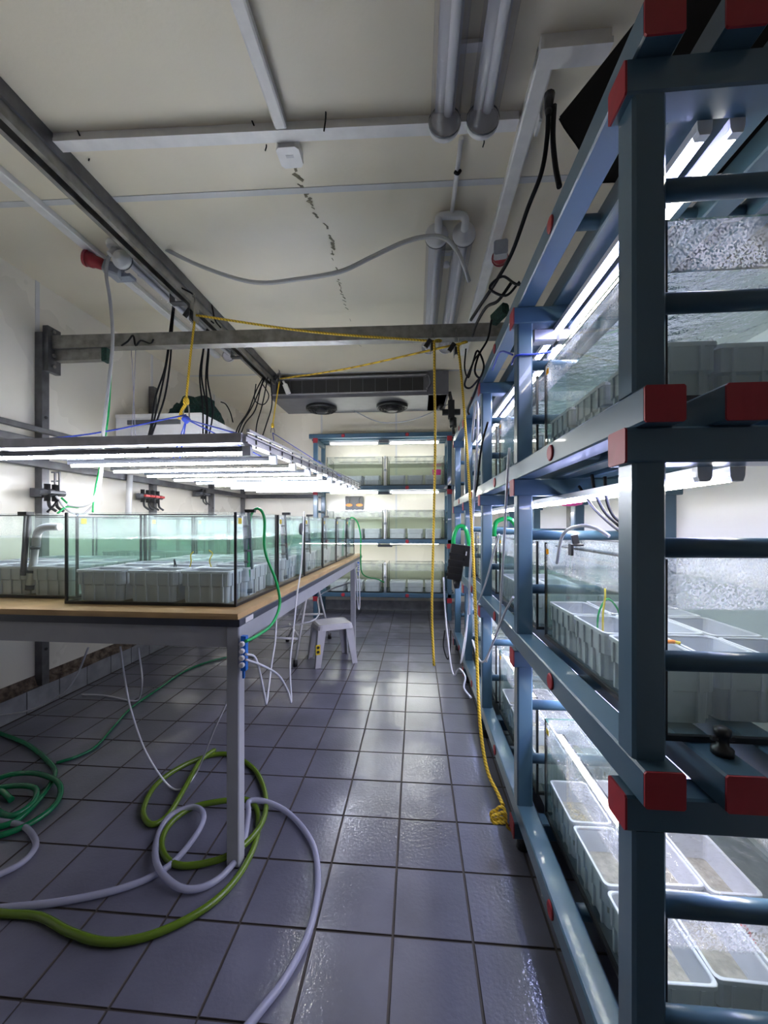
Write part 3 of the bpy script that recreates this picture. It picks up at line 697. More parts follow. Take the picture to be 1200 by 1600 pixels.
# lift pipe with a bent outlet in the wall-side front tank
base = tb(-1.60+0.485, 0.205+0.03, ZT+0.05)
t = thing('standpipe', 'lift pipe with curved lilac outlet in the front wall-side table tank', 'pipe', base, TR)
obj('pipe', MB().cyl((0.0,0,0.0),(0.03,0,0.20),0.015,n=14), M['whitep'], t); obj('end_ring', MB().cyl((-0.003,0,-0.018),(0,0,0.004),0.017,n=14), M['darkpvc'], t)
obj('outlet_bend', MB().tube([(0.03,0,0.18),(0.035,0,0.235),(0.055,0,0.262),(0.09,0,0.272),(0.15,0,0.272)],0.017,12,5), M['whitep'], t)
for z in (0.06,0.17): obj('clip', MB().cyl((z*0.15,0,z),(z*0.15+0.001,0,z+0.012),0.019,n=12), M['darkpvc'], t)
obj('clamp_bar', MB().sq((-0.008,-0.02,0.05),(0.018,-0.02,0.335),0.012,0.012,0.002).sq((-0.022,-0.02,0.05),(-0.002,-0.02,0.335),0.008,0.01,0.002), M['darkpvc'], t)
obj('rim_hook', MB().box(-0.014,-0.045,0.325,0.03,-0.008,0.340), M['black'], t)
# green airline over the rim of the front tank, blue manifold
def PT(px, py, x):  # point on the plane local x = const of the table
    return atX(px, py, x)
g1 = [tb(-0.10,0.30,ZT+0.06), tb(-0.095,0.29,ZT+0.16), tb(-0.10,0.30,ZT+0.28), tb(-0.09,0.305,ZT+0.375), tb(-0.06,0.31,ZT+0.405), tb(-0.03,0.31,ZT+0.36), atX(414,860,-0.675), atX(432,910,-0.63), atX(437,945,-0.62), atX(425,975,-0.615), atX(402,993,-0.62), atX(384,1002,-0.635)]
single('air_hose', MB().tube(g1, 0.0065, 8, 6), M['green'], 'bright green hose from the front table tank rim down to blue manifold', 'hose')
def manifold(loc, label, k=1.0):
    t = thing('air_manifold', label, 'manifold', loc, TR, 'blue air manifolds on the table legs')
    obj('body', MB().box(0,0,-0.02*k,0.02*k,0.02*k,0.11*k).box(0.004,0.004,-0.05*k,0.012,0.012,-0.02*k), M['blueblock'], t)
    for j in range(4):
        kn = obj('knob', MB().lathe([(0.006,0),(0.006,0.006),(0.010,0.007),(0.010,0.016),(0.007,0.019)], (0,0,0), 12, 'y'), M['whitep'], t)
        kn.location = (0.010*k, 0.0, 0.006+0.026*j*k); kn.rotation_euler = (0,0,R(180))
    return t
manifold(atX(376,1040,-0.656), 'blue manifold with four white knobs on the front table leg')
manifold(tb(0.004,TL-0.36,0.80), 'small blue manifold on the far table leg', 0.9)

# ================================================================== HANGING LIGHT FRAME
FX, FY, FZ = -0.75, 1.675, 1.672
fr = thing('hanging_light_frame', 'aluminium frame of lit LED strips hung on ropes above the table tanks', 'light', (FX,FY,FZ))
fr.rotation_euler = (R(1.25), 0, R(-1.6)); FL, FWd = 2.95, 1.24
c_prof = [(-0.02,-0.02),(0.02,-0.02),(0.02,-0.012),(0.012,-0.012),(0.012,0.012),(0.02,0.012),(0.02,0.02),(-0.02,0.02)]
obj('front_bar', MB().prism([(0.022,-0.02),(0.022,-0.012),(-0.012,-0.008),(-0.012,0.008),(0.022,0.012),(0.022,0.022),(-0.022,0.022),(-0.022,-0.02)], (-1.62,0,0), (0,1,0), (0,0,1), (1.62,0,0)), M['alu'], fr)
obj('rear_bar', MB().sq((-FWd-0.02,FL,0),(0,FL,0),0.03,0.03,0.003), M['alu'], fr)
for x in (0.0, -FWd): obj('side_rail', MB().prism(c_prof, (x,0.0,0), (1,0,0), (0,0,1), (0,FL,0)), M['alu'], fr)
obj('upper_rail', MB().sq((0.012,0.02,0.04),(0.012,FL,0.04),0.014,0.014,0.002), M['alu'], fr)
for i in range(18):
    obj('rail_clip', MB().sq((0.014,0.1+i*0.165,-0.03),(0.014,0.1+i*0.165,0.05),0.006,0.008,0.001), M['black'], fr)
for i in range(10):
    y = 0.07+i*0.305; x0 = -1.60 if i == 0 else -1.21
    lb = obj('led_bar', MB().prism([(-0.010,-0.003),(-0.007,0),(0.007,0),(0.010,-0.003),(0.010,0.012),(0.005,0.022),(-0.005,0.022),(-0.010,0.012)], (x0,y,-0.042), (0,1,0), (0,0,1), (-0.015-x0,0,0)), M['darkpvc'], fr)
    obj('led_strip', MB().cyl((x0+0.02,y,-0.052),(-0.035,y,-0.050),0.008,n=8), M['led_frame_w'] if i in (1,3,6) else M['led_frame_c'], lb)
    obj('end_block', MB().box(-0.035,y-0.012,-0.063,0.004,y+0.012,-0.02), M['housing'], lb)

# ================================================================== BLUE RACK ALONG THE AISLE
XA = 0.40; PY = [0.767+0.84*i for i in range(5)]; PS = 0.06
LT = [0.185+0.68*s for s in range(4)]; LH = 0.066          # top of lengthwise beams per level
LXS = [0.40, 0.535, 0.668, 0.80, 0.933]; LWd = 0.07; YE0, YE1 = 0.735, 4.28
rk = thing('tank_rack', 'tall blue-grey steel rack with red end caps along the aisle', 'rack', (XA, PY[0], 0))
def RL(x, y, z): return (x-XA, y-PY[0], z)
lb_mesh = MB().sq((0,0,0),(0,YE1-YE0,0),LWd,LH,0.004).mesh('long_beam', M['rack'])
cap_mesh = MB().sq((0,0,0),(0,-0.004,0),LWd-0.001,LH-0.001,0.0035).mesh('end_cap', M['red'])
xb_mesh = MB().sq((0,0,0),(0.63,0,0),LH,LH,0.004).mesh('cross_beam', M['rack'])
xcap = MB().sq((0,0,0),(-0.004,0,0),LH-0.001,LH-0.001,0.0035).mesh('end_cap', M['red'])
rung_mesh = MB().cyl((0,0,0),(0.47,0,0),0.019,n=16).mesh('rung', M['rack'])
pipe_mesh = MB().cyl((0.0,0,0),(0.46,0,0),0.021,n=16).mesh('spacer_pipe', M['rack'])
pcap = MB().lathe([(0.024,0),(0.024,-0.003),(0.020,-0.0055)], (0,0,0), 20, 'x').mesh('pipe_cap', M['red'])
for s, zt in enumerate(LT):
    for x in LXS:
        l = obj('long_beam', lb_mesh, None, rk, RL(x+LWd/2, YE0, zt-LH/2)); obj('end_cap', cap_mesh, None, l)
    for y in PY:
        c = obj('cross_beam', xb_mesh, None, rk, RL(XA-0.012, y+0.03, zt-LH*1.5)); obj('end_cap', xcap, None, c)
        if s == 0:
            for x in (0.43, 0.97): obj('foot', MB().cyl((0,0,0),(0,0,zt-2*LH),0.028,0.022,n=12), M['black'], rk, RL(x, y+0.03, 0))
        if s < 3:
            for x in (XA, 0.94):
                obj('post', MB().sq((0,0,zt-0.0),(0,0,LT[s+1]-2*LH),PS,PS,0.006), M['rack'], rk, RL(x+PS/2, y+PS/2, 0))
            for dz in (0.175, 0.39): obj('rung', rung_mesh, None, rk, RL(XA+PS-0.005, y+PS/2, zt+dz))
    for i in range(4):
        ym = PY[i]+0.45
        p = obj('spacer_pipe', pipe_mesh, None, rk, RL(XA+LWd-0.002, ym, zt-LH/2))
        cp = obj('pipe_cap', pcap, None, p, (-LWd+0.002,0,0))
# LED battens of the rack
for s in range(3):
    zc = LT[s+1]-2*LH
    for i in range(3):
        y0 = 0.830+1.13*i; Lb = 1.08
        for j, (x, mm, w) in enumerate(((0.565,'led_blue','blue-white'),(0.625,'led_warm','warm white'))):
            t = thing('led_batten', f'lit {w} LED batten, {ordn[i]} from the rack end, above the {["bottom","middle","top"][s]} shelf tanks', 'light', (x, y0, zc-0.028), 0, 'LED battens of the blue rack')
            obj('housing', MB().box(-0.014,0,0.008,0.014,Lb,0.027), M['housing'], t)
            obj('diffuser', MB().prism([(-0.012,0.008),(-0.009,0.0),(0.009,0.0),(0.012,0.008)], (0,0.012,0), (1,0,0), (0,0,1), (0,Lb-0.024,0)), M[mm], t)
            obj('end_cap', MB().prism([(-0.0135,0.009),(-0.010,-0.001),(0.010,-0.001),(0.0135,0.009),(0.0145,0.0275),(-0.0145,0.0275)], (0,-0.004,0), (1,0,0), (0,0,1), (0,0.016,0)), M['whitep'], t)
# tanks and crates of the rack
RP = tank_proto('rack_tank', 0.425, 0.735, 0.365, 0.262, M['g_rack'], M['w_rack'], 'y')
for s in range(3):
    shelf = ['bottom','middle','top'][s]
    for i in range(4):
        y0 = PY[i]+PS+0.012; z = LT[s]+0.001
        tk = tank(RP, (0.495, y0, z), 0, f'glass tank on the {shelf} shelf of the blue rack, {ordn[i]} bay from the rack end', 'glass tanks on the blue rack')
        if i < 2: sticker(tk, 0.0, 0.69, 0.32, 0.026, 0.02, '-x', M['yellow'])
        for cx in range(3 if i < 2 else 1):
            for ry in range(3):
                nm = ['aisle','middle','wall'][cx]
                crate((0.495+0.076+cx*0.137, y0+0.155+ry*0.228+(0.015 if cx == 1 else 0), z+0.0085), R(90+random.uniform(-1.5,1.5)),
                      f'grey crate, {nm} column, {ordn[ry]} row, {shelf} shelf rack tank, {ordn[i]} bay', 'grey crates in the blue rack tanks', sand=(s == 0 and i < 2))

# ================================================================== BACK RACK
BX0, BX1, BY, BD = -1.42, 0.42, 5.40, 0.52
BZ = [0.36, 1.095, 1.83, 2.55]
br = thing('back_rack', 'blue-grey steel rack with three tank shelves across the end wall', 'rack', (BX0, BY, 0))
for x in (0, BX1-BX0):
    for y in (0, BD-0.06):
        obj('post', MB().sq((x+0.03,y+0.03,0),(x+0.03,y+0.03,BZ[3]-0.062),0.06,0.06,0.006), M['rack'], br)
    for z in BZ:
        sb = obj('side_beam', MB().sq((x+0.03,0.06,z-0.09),(x+0.03,BD-0.06,z-0.09),0.05,0.06,0.005), M['rack'], br)
        obj('end_cap', MB().box(x-0.003,-0.004,z-0.125,x+0.063,0.0,z-0.06), M['red'], sb)
    for z in (0.75, 1.48, 2.2, 0.6, 1.33, 2.05):
        obj('rung', MB().cyl((x+0.03,0.06,z),(x+0.03,BD-0.06,z),0.017,n=12), M['rack'], br)
for z in BZ:
    for y in (0.03, 0.19, 0.34, BD-0.03):
        bm_ = obj('shelf_beam', MB().sq((-0.06,y,z-0.031),(BX1-BX0+0.10,y,z-0.031),0.06,0.06,0.006), M['rack'], br)
        if y == 0.03:
            for xc in (0.42, 1.30): obj('pipe_cap', MB().lathe([(0.026,0),(0.026,-0.005),(0.02,-0.008)], (xc,0.0,z-0.031), 16, 'y'), M['red'], bm_)
BP = tank_proto('back_tank', 0.78, 0.44, 0.40, 0.30, M['g_back'], M['w_back'])
for s in range(3):
    shelf = ['bottom','middle','top'][s]
    for i, x in enumerate((-1.235, -0.395)):
        side = ['table-side','rack-side'][i]
        tank(BP, (x, BY+0.03, BZ[s]+0.001), 0, f'{side} glass tank on the {shelf} shelf of the rack across the end wall', 'glass tanks on the back rack')
        for cx in range(3):
            for ry in range(2):
                crate((x+0.14+cx*0.245, BY+0.03+0.09+ry*0.15, BZ[s]+0.0095), R(random.uniform(-1.5,1.5)), f'grey crate, {ordn[cx]} along {ordn[ry]} row, {shelf} shelf {side} tank, back rack', 'grey crates in the back rack tanks')
        if s >= 0:
            xx = x+0.02 if i == 0 else x+0.02
            t = thing('led_batten', f'lit LED tube over the {shelf} shelf {side} tank of the back rack', 'light', (xx, BY+0.11, BZ[s+1]-(0.058,0.088,0.12)[s]), 0, 'LED tubes of the back rack')
            obj('housing', MB().box(0,-0.016,0.012,0.70,0.016,0.04), M['housing'], t)
            obj('tube', MB().cyl((0.02,0,0),(0.68,0,0),0.015,n=10), M['led_back'], t)
            for xe in (0.0,0.68): obj('end_cap', MB().cyl((xe,0,0),(xe+0.02,0,0),0.017,n=10), M['whitep'], t)
    t = thing('drain_column', f'pale drain pipe between the two tanks on the {shelf} shelf of the back rack', 'pipe', (-0.425, BY+0.06, BZ[s]), 0, 'drain pipes on the back rack')
    obj('pipe', MB().cyl((0,0,0),(0,0,0.38),0.017,n=12), M['whitep'], t); obj('collar', MB().cyl((0,0,0.2),(0,0,0.23),0.021,n=12), M['pvc'], t)
    obj('cap', MB().lathe([(0.021,0.38),(0.021,0.395),(0.012,0.41)], (0,0,0), 12), M['whitep'], t)
    t = thing('driver_box', f'dark driver box between the LED tubes above the {shelf} back rack shelf', 'driver', (-0.53, BY+0.10, BZ[s+1]-0.115), 0, 'LED drivers of the back rack')
    obj('case', MB().sq((0,0.03,0.02),(0.20,0.03,0.02),0.06,0.035,0.004), M['darkpvc'], t); obj('lead', MB().tube([(0.2,0.03,0.02),(0.3,0.04,0.03),(0.4,0.05,0.045)],0.005,6,4), M['cable'], t)
def shifted(b, x, y, z):
    b.v = [(p[0]+x, p[1]+y, p[2]+z) for p in b.v]; return b
single('pink_tub', shifted(loft([rrect(0.11,0.05,0.02,0), rrect(0.125,0.06,0.02,0.11), rrect(0.118,0.052,0.02,0.11), rrect(0.105,0.045,0.02,0.004)], True, True), 0.30, BY+0.40, BZ[2]+0.15), M['pink'], 'small pink tub at the back of the top shelf tank', 'tub')
c = atY(540,797,5.93)
t = thing('control_box', 'dark square box with two orange ovals behind the back rack', 'control box', c)
obj('case', MB().sq((0.13,0,0.105),(0.13,0.06,0.105),0.27,0.21,0.006), M['black'], t)
for x in (0.055, 0.21): obj('orange_knob', MB().prism([(0.05*math.cos(k*math.pi/8),0.022*math.sin(k*math.pi/8)) for k in range(16)], (x,0,0.075), (1,0,0), (0,0,1), (0,-0.012,0)), M['orange'], t)
obj('cable_stub', MB().tube([(0.05,-0.005,0.1),(0.06,-0.01,0.16),(0.03,-0.005,0.2)],0.006,6,4).tube([(0.21,-0.005,0.1),(0.2,-0.01,0.16),(0.23,-0.005,0.2)],0.006,6,4), M['darkpvc'], t)

# ================================================================== ROPES, PULLEYS, HANGING CABLES
def pulley(c, label, s=1.0):
    t = thing('pulley', label, 'pulley', c, 0, 'rope pulleys under the beams')
    for dx in (-0.016, 0.013): obj('cheek', MB().prism([(-0.03*s,-0.045*s),(0.02*s,-0.05*s),(0.04*s,-0.01*s),(0.03*s,0.05*s),(0.0,0.08*s),(-0.025*s,0.05*s)], (dx,0,0), (0,1,0), (0,0,1), (0.003,0,0)), M['steel'], t)
    obj('wheel', MB().lathe([(0.032*s,-0.011),(0.024*s,-0.004),(0.024*s,0.004),(0.032*s,0.011)], (0,0.003,-0.005), 18, 'x'), M['black'], t)
    obj('hook', MB().tube([(0,0,0.07*s),(0,0.012,0.10*s),(0,0,0.13*s),(0,-0.012,0.105*s)],0.005,6,4), M['steel'], t)
    if s > 1.05: obj('sling', MB().tube([(0,0,0.12*s),(-0.04,0.03,0.17),(-0.12,0.05,0.22),(-0.17,0.06,0.27)],0.006,6,4), M['cable'], t)
    obj('cleat', MB().sq((-0.05*s,-0.02,-0.02),(-0.015,-0.02,0.03),0.02,0.03,0.004), M['black'], t)
P1, P2 = atY(676,540,2.63), atY(713,546,2.63)
pulley(P1, 'pulley under the cross beam holding the free-hanging yellow rope')
pulley(P2, 'pulley under the cross beam next to the rack')
A1 = atX(303,492,-1.50); A2 = atY(436,592,4.35)
pulley(A1, 'black pulley on the lengthwise beam above the lamp frame front', 1.1)
pulley(A2, 'pulley on the lengthwise beam beside the air cooler', 0.9)
single('yellow_rope', MB().tube([A1, A1*0.5+P1*0.5+Vector((0,0,-0.012)), P1+Vector((-0.01,0,0.03)), P1+Vector((0.008,-0.03,0.0)), atY(679,600,2.60), atY(680,700,2.60), atY(677,850,2.60), atY(675,960,2.60), atY(678,1040,2.60)], 0.008, 8, 8), M['yrope'], 'yellow rope from the beam over a pulley hanging free in the aisle', 'rope')
pts = [A2, A2*0.5+P2*0.5+Vector((0,0,-0.01)), P2+Vector((-0.01,0,0.03)), P2+Vector((0.008,-0.03,0.0))]
for (px, py, Y) in ((722,600,2.55),(728,680,2.45),(734,770,2.33),(740,880,2.2),(744,980,2.08),(747,1080,1.98),(752,1150,1.90),(762,1205,1.82),(778,1240,1.74),(786,1258,1.68)): pts.append(atY(px,py,Y))
single('yellow_rope', MB().tube(pts, 0.008, 8, 6), M['yrope'], 'yellow rope slanting down along the blue rack to a coil at its foot', 'rope')
cc = atY(779,1272,1.66); pts = []
for i in range(40):
    a = i*0.42; r = 0.024+0.010*math.sin(i*0.9); pts.append(cc+Vector((r*math.cos(a)*0.9, 0.012*math.sin(a*0.5), r*math.sin(a)-0.0005*i)))
pts += [cc+Vector((0.03,0,-0.03)), cc+Vector((0.035,0,-0.05)), cc+Vector((0.05,0,-0.062))]
single('rope_coil', MB().tube(pts, 0.006, 7, 2), M['yrope'], 'small knotted coil of yellow rope tied to the rack foot', 'rope')
fmid = Vector((-1.37, 2.95, 1.70))
for (top, kx, ky, Yv, lab) in ((A1, 291, 632, A1.y, 'short yellow rope dropping from the beam to the lamp frame ring'), (A2, 426, 668, A2.y, 'second short yellow rope dropping to the far side of lamp frame')):
    k = atY(kx, ky, Yv)
    b = MB().tube([top+Vector((0.01,0,0)), top*0.5+k*0.5, k+Vector((0,0,0.03))], 0.0075, 7, 5)
    b.lathe([(0.012,-0.025),(0.02,-0.01),(0.018,0.015),(0.01,0.03)], k+Vector((0,0,0.02)), 10)
    if Yv < 4: b.tube([k+Vector((-0.005,0,0)), k+Vector((-0.03,0,-0.04)), k+Vector((-0.05,0,-0.10))], 0.011, 7, 3)
    single('yellow_rope', b, M['yrope'], lab, 'rope')
    h = 0.10 if Yv < 4 else 0.06
    single('steel_shackle', MB().tube([k+Vector((-0.022,0,-h)), k+Vector((-0.018,0,-0.02)), k+Vector((0,0,0.0)), k+Vector((0.018,0,-0.02)), k+Vector((0.022,0,-h))], 0.005, 7, 5), M['steel'], 'steel loop tied under the '+('front' if Yv < 4 else 'far')+' yellow drop rope', 'shackle')
    if Yv < 4:
        q = k+Vector((0,0,-h))
        for (tx, ty, lab2) in ((-0.78,1.72,'blue cord from the ring to the front corner of the lamp frame'),(-1.0,3.0,'blue cord from the ring to the side rail'),(-1.62,2.6,'blue cord hanging straight from the ring to the frame'),(-1.95,3.0,'blue cord from the ring to the wall-side rail')):
            e = Vector((tx,ty,1.70+0.022*(ty-1.7)))
            single('blue_rope', MB().tube([q, q*0.5+e*0.5, e], 0.0045, 6, 3), M['brope'], lab2, 'cord', 'blue cords of the lamp frame')
        e = atX(-30,694,XL+0.07)
        single('blue_rope', MB().tube([q+Vector((0,0,0.03)), q*0.5+e*0.5+Vector((0,0,-0.02)), e], 0.005, 6, 4), M['brope'], 'long dark blue cord from the ring across to the wall rail', 'cord', 'blue cords of the lamp frame')
        single('rope_knot', MB().lathe([(0.006,-0.03),(0.025,-0.012),(0.03,0.0),(0.02,0.016),(0.006,0.025)], q, 10), M['brope'], 'blue cord knot under the front yellow drop rope', 'knot')
    else:
        q = k+Vector((0,0,-h))
        for tx in (-0.72, -1.5): single('blue_rope', MB().tube([q, Vector((tx, 4.3, 1.76))], 0.0045, 6, 1), M['brope'], 'blue cord from far loop to '+('aisle-side' if tx > -1 else 'wall-side')+' rail', 'cord', 'blue cords of the lamp frame')
rng = random.Random(5)
def bundle(pxs, n, Y0_, Y1_, lab, spread=4, r=0.0065):
    for j in range(n):
        pts = []
        for i, (px, py) in enumerate(pxs):
            f = i/(len(pxs)-1); sp = spread*(0.25+1.0*math.sin(math.pi*min(1, f*0.9)))
            pts.append(atY(px+(j-(n-1)/2)*sp+rng.uniform(-2,2), py+rng.uniform(-3,3), Y0_+(Y1_-Y0_)*f))
        single('black_cable', MB().tube(pts, r, 6, 5), M['cable'], lab.format(ordn[j]), 'cable', 'black cables hanging to the lamp frame')
bundle([(272,468),(268,510),(262,570),(250,620),(238,665),(228,700)], 3, 2.85, 2.75, '{} black cable strand hanging from beside the front pulley')
bundle([(326,512),(322,545),(318,590),(324,640),(322,690)], 4, 3.2, 3.1, '{} strand of the black cable bundle hanging behind the cross beam')
bundle([(412,588),(405,610),(392,640),(378,665),(370,690)], 3, 4.2, 3.9, '{} black cable strand slanting from the far beam end')
bundle([(420,590),(418,630),(410,665),(402,698)], 2, 4.2, 4.0, '{} black cable strand dropping straight at far beam end', 12)
for (pxs, Y_, lab) in (([(305,463),(318,460),(330,475),(336,500),(345,512)],3.0,'black cable loop lying over the lengthwise beam'),([(300,470),(312,485),(322,495),(334,505)],3.02,'short black cable along the lengthwise beam by the pulley'),
                       ([(400,600),(398,625),(412,632),(420,618),(410,600)],4.3,'small black cable coil at the far beam end'),([(345,628),(353,632),(360,645),(364,660)],3.95,'black wire curling off the net on the white shelf')):
    single('black_cable', MB().tube([atY(p[0],p[1],Y_) for p in pxs], 0.006, 6, 5), M['cable'], lab, 'cable')
p = atY(448,608,4.3)
b = MB().sq(p+Vector((-0.02,0,0.05)), p+Vector((0.02,0,-0.05)), 0.05, 0.045, 0.008).cyl(p+Vector((-0.02,0,0.05)), p+Vector((-0.04,0,0.09)), 0.012)
single('white_plug', b, M['whitep'], 'white plug dangling at the far end of the lengthwise beam', 'plug')
single('nylon_lines', MB().tube([atY(205,540,2.72), atY(209,620,2.75), atY(212,690,2.78)], 0.0025, 5, 2).tube([atY(212,540,2.72), atY(209,620,2.75), atY(205,690,2.78)], 0.0025, 5, 2), M['clear'], 'thin clear lines hanging from the cross beam', 'line')
single('cable_knot', MB().tube([atY(190,540,2.63),atY(200,533,2.62),atY(208,524,2.62),atY(212,540,2.62),atY(220,532,2.62),atY(235,537,2.62),atY(240,530,2.62)],0.006,6,4), M['cable'], 'tangle of black wire tied on the cross beam', 'wire')

# hoses overhead
pts = [(205,365,2.40),(235,377,2.40),(300,410,2.38),(365,434,2.36),(410,442,2.35),(460,437,2.33),(530,425,2.30),(580,402,2.28),(635,377,2.24),(680,369,2.19),(705,380,2.19),(722,408,2.22),(733,440,2.3)]
single('sagging_hose', MB().tube([atY(*p) for p in pts], 0.012, 8, 6), M['greyhose'], 'grey hose sagging across the ceiling between lamp and steel beam', 'hose')
pts = [(182,388,2.32),(170,402,2.31),(166,430,2.30),(172,470,2.30),(176,530,2.28),(170,600,2.26),(161,680,2.24),(158,740,2.22),(150,775,2.2),(130,790,2.15),(105,788,2.1)]
single('drop_hose', MB().tube([atY(*p) for p in pts], 0.010, 8, 6), M['greyhose'], 'translucent grey hose dropping from the side lamp past the lamp frame', 'hose')
pts = [(174,560,2.5),(172,610,2.5),(168,660,2.5),(158,720,2.5),(148,770,2.45),(145,800,2.4)]
single('green_line', MB().tube([atY(*p) for p in pts], 0.006, 7, 6), M['green'], 'thin green line hanging beside the translucent drop hose', 'hose')
t = thing('hose_connector', 'white cap joining the drop hose to the side lamp', 'connector', atY(180,383,2.30))
obj('cap', MB().lathe([(0.045,-0.02),(0.05,0.0),(0.04,0.03),(0.02,0.04)], (0,0,0), 14), M['whitep'], t); obj('nozzle', MB().cyl((0,0,-0.02),(-0.02,-0.02,-0.07),0.018,n=10), M['whitep'], t)

# ================================================================== WALL SHELF, NET, VALVES
t = thing('wall_shelf', 'white boxy shelf on wall brackets above the lamp frame', 'shelf', (XL+0.02, 3.30, 2.04))
obj('body', MB().box(0.0,0,0,0.78,1.75,0.22), M['whitep'], t); obj('edge_strip', MB().box(-0.002,-0.004,0.196,0.784,1.76,0.226), M['trunk'], t)
obj('dark_rail', MB().box(0.12,-0.02,0.13,0.60,-0.002,0.17), M['darkpvc'], t)
for y in (0.52, 1.5): obj('bracket', MB().box(0.0,y,-0.05,0.5,y+0.04,-0.001), M['darksteel'], t)
b = MB(); rng = random.Random(9)
n1, n2 = 22, 10; vs = []
for i in range(n1+1):
    for j in range(n2):
        f = i/n1; rr = (0.09+0.05*math.sin(f*3.1))*(math.sin(math.pi*(0.06+0.88*f))**0.6)*(1+rng.uniform(-0.14,0.14)); a = 2*math.pi*j/n2
        vs.append((-2.20+0.16*f+rr*math.cos(a)*1.1, 3.42+f*0.62, 2.265+0.008+max(0, rr*0.95*(1+math.sin(a)))))
b.add(vs, [(i*n2+j, i*n2+(j+1)%n2, (i+1)*n2+(j+1)%n2, (i+1)*n2+j) for i in range(n1) for j in range(n2)]+[tuple(range(n2))[::-1], tuple(range(n1*n2,(n1+1)*n2))])
single('fishing_net', b, M['greennet'], 'dark green bundled net lying on the white wall shelf', 'net')
def valve_set(px, py, Y, n, red, label, w=0.05):
    c = atX(px, py, XL+0.10)
    t = thing('valve_set', label, 'valve', (c.x, c.y, c.z), 0, 'valve sets on the wall')
    obj('header_pipe', MB().cyl((0,-w*n/2-0.05,0),(0,w*n/2+0.05,0),0.022,n=12), M['darkpvc'], t)
    for k in range(n):
        y = (k-(n-1)/2)*w*1.2
        v = obj('valve', MB().cyl((0,y,-0.06),(0,y,0.06),0.019,n=10).cyl((0.0,y,0),(0.045,y,0),0.015,n=10), M['black'], t)
        obj('handle', MB().sq((0.045,y-0.03,0),(0.045,y+0.03,0),0.022,0.022,0.005), M['redvalve'] if red else M['darkpvc'], v)
        obj('branch', MB().tube([(0.01,y,-0.06),(0.02,y,-0.10),(0.05,y+0.02,-0.13)],0.010,8,3), M['black'], v)
    obj('wall_plate', MB().box(-0.11,-0.05,-0.03,-0.02,0.05,0.03), M['darksteel'], t); return t
valve_set(80,770,None,2,False,'black two-way valve set on the wall post near the cross beam')
valve_set(235,776,None,4,True,'valve row with red handles on the wall behind the tanks',0.06)
valve_set(318,772,None,2,False,'small black valve set on the wall post behind the lamp frame')
b = MB().sq(atX(86,737,XL+0.09), atX(86,765,XL+0.09), 0.012, 0.012, 0.002).sq(atX(93,737,XL+0.12), atX(93,767,XL+0.12), 0.012, 0.012, 0.002).sq(atX(80,738,XL+0.09), atX(94,738,XL+0.12), 0.012, 0.012, 0.002).sq(atX(80,752,XL+0.09), atX(94,752,XL+0.12), 0.012, 0.012, 0.002)
single('wire_ladder', b, M['darksteel'], 'small dark ladder bracket above the two-way valve set', 'bracket')
single('white_pipe', MB().cyl(atX(203,742,XL+0.09), atX(200,812,XL+0.09), 0.024), M['whitep'], 'short white vertical pipe on the wall beside the red-handled valves', 'pipe')
for (pxs, m, lab) in (([(88,775),(98,790),(110,800),(128,804),(145,790)],'greyhose','grey hose curling from the two-way valve set'),([(96,778),(108,788),(122,793),(104,792),(90,802)],'green','thin green hose under the two-way valve set'),([(92,780),(84,790),(74,800)],'cable','black lead under the two-way valve set')):
    single('valve_hose', MB().tube([atX(p[0],p[1],XL+0.16) for p in pxs], 0.007, 7, 5), M[m], lab, 'hose')

# ================================================================== HOSES ON THE FLOOR
def floor_hose(name, pts, r, m, label, lift=()):
    P = []
    for i, q in enumerate(pts):
        z = r+0.001+(q[2] if len(q) > 2 else 0); P.append(atZ(q[0], q[1], z))
    return single(name, MB().tube(P, r, 10, 7), M[m], label, 'hose')
floor_hose('garden_hose', [(-60,1415),(0,1427),(60,1432),(110,1457),(165,1472),(230,1463),(300,1432),(350,1395),(383,1352),(401,1308),(402,1268),(385,1250,0.02),(345,1252,0.02),(300,1262,0.01),(265,1288),(252,1322),(272,1350),(320,1349),(372,1328,0.02),(410,1284,0.02),(414,1240),(395,1200),(352,1178),(300,1190),(248,1222),(224,1264),(236,1288),(262,1274),(288,1232,0.015),(312,1190,0.02),(335,1172,0.01)], 0.0125, 'olive', 'olive green garden hose looped round the front table leg')
floor_hose('clear_hose', [(-60,1425),(0,1419),(100,1408),(200,1385),(265,1352),(308,1302,0.02),(318,1272,0.03),(300,1261,0.02),(266,1275,0.01),(246,1308),(245,1350,0.02),(275,1384,0.01),(312,1388),(350,1366),(378,1325,0.02),(388,1275,0.03),(390,1252,0.03),(420,1254,0.02),(455,1274),(488,1318),(497,1378),(484,1452),(450,1522),(405,1582),(350,1650)], 0.012, 'clear', 'clear lilac-tinted hose looping past the front table leg')
floor_hose('clear_hose', [(-60,1278),(0,1283),(38,1292),(56,1318),(38,1345),(0,1366),(-60,1390)], 0.012, 'clear', 'clear hose bend lying below the dark green coil')
floor_hose('garden_hose', [(-80,1120),(0,1146),(45,1165),(80,1195),(84,1215),(60,1250),(20,1285),(-30,1290),(-50,1250),(0,1215,0.02),(50,1208,0.02),(88,1220,0.02),(94,1242),(75,1268),(30,1295),(-20,1306),(-60,1280),(-30,1240,0.02),(20,1228,0.02),(55,1232,0.02),(50,1255,0.01),(15,1275,0.01),(-15,1255,0.01),(0,1236,0.02),(18,1250)], 0.0125, 'dgreen', 'dark green hose coiled on the tiles at the table front')
floor_hose('green_line', [(88,1192),(120,1182),(150,1166),(178,1135),(205,1106),(245,1078),(290,1048),(340,1030),(395,1022)], 0.008, 'dgreen', 'thin green hose running under the table towards the coil')
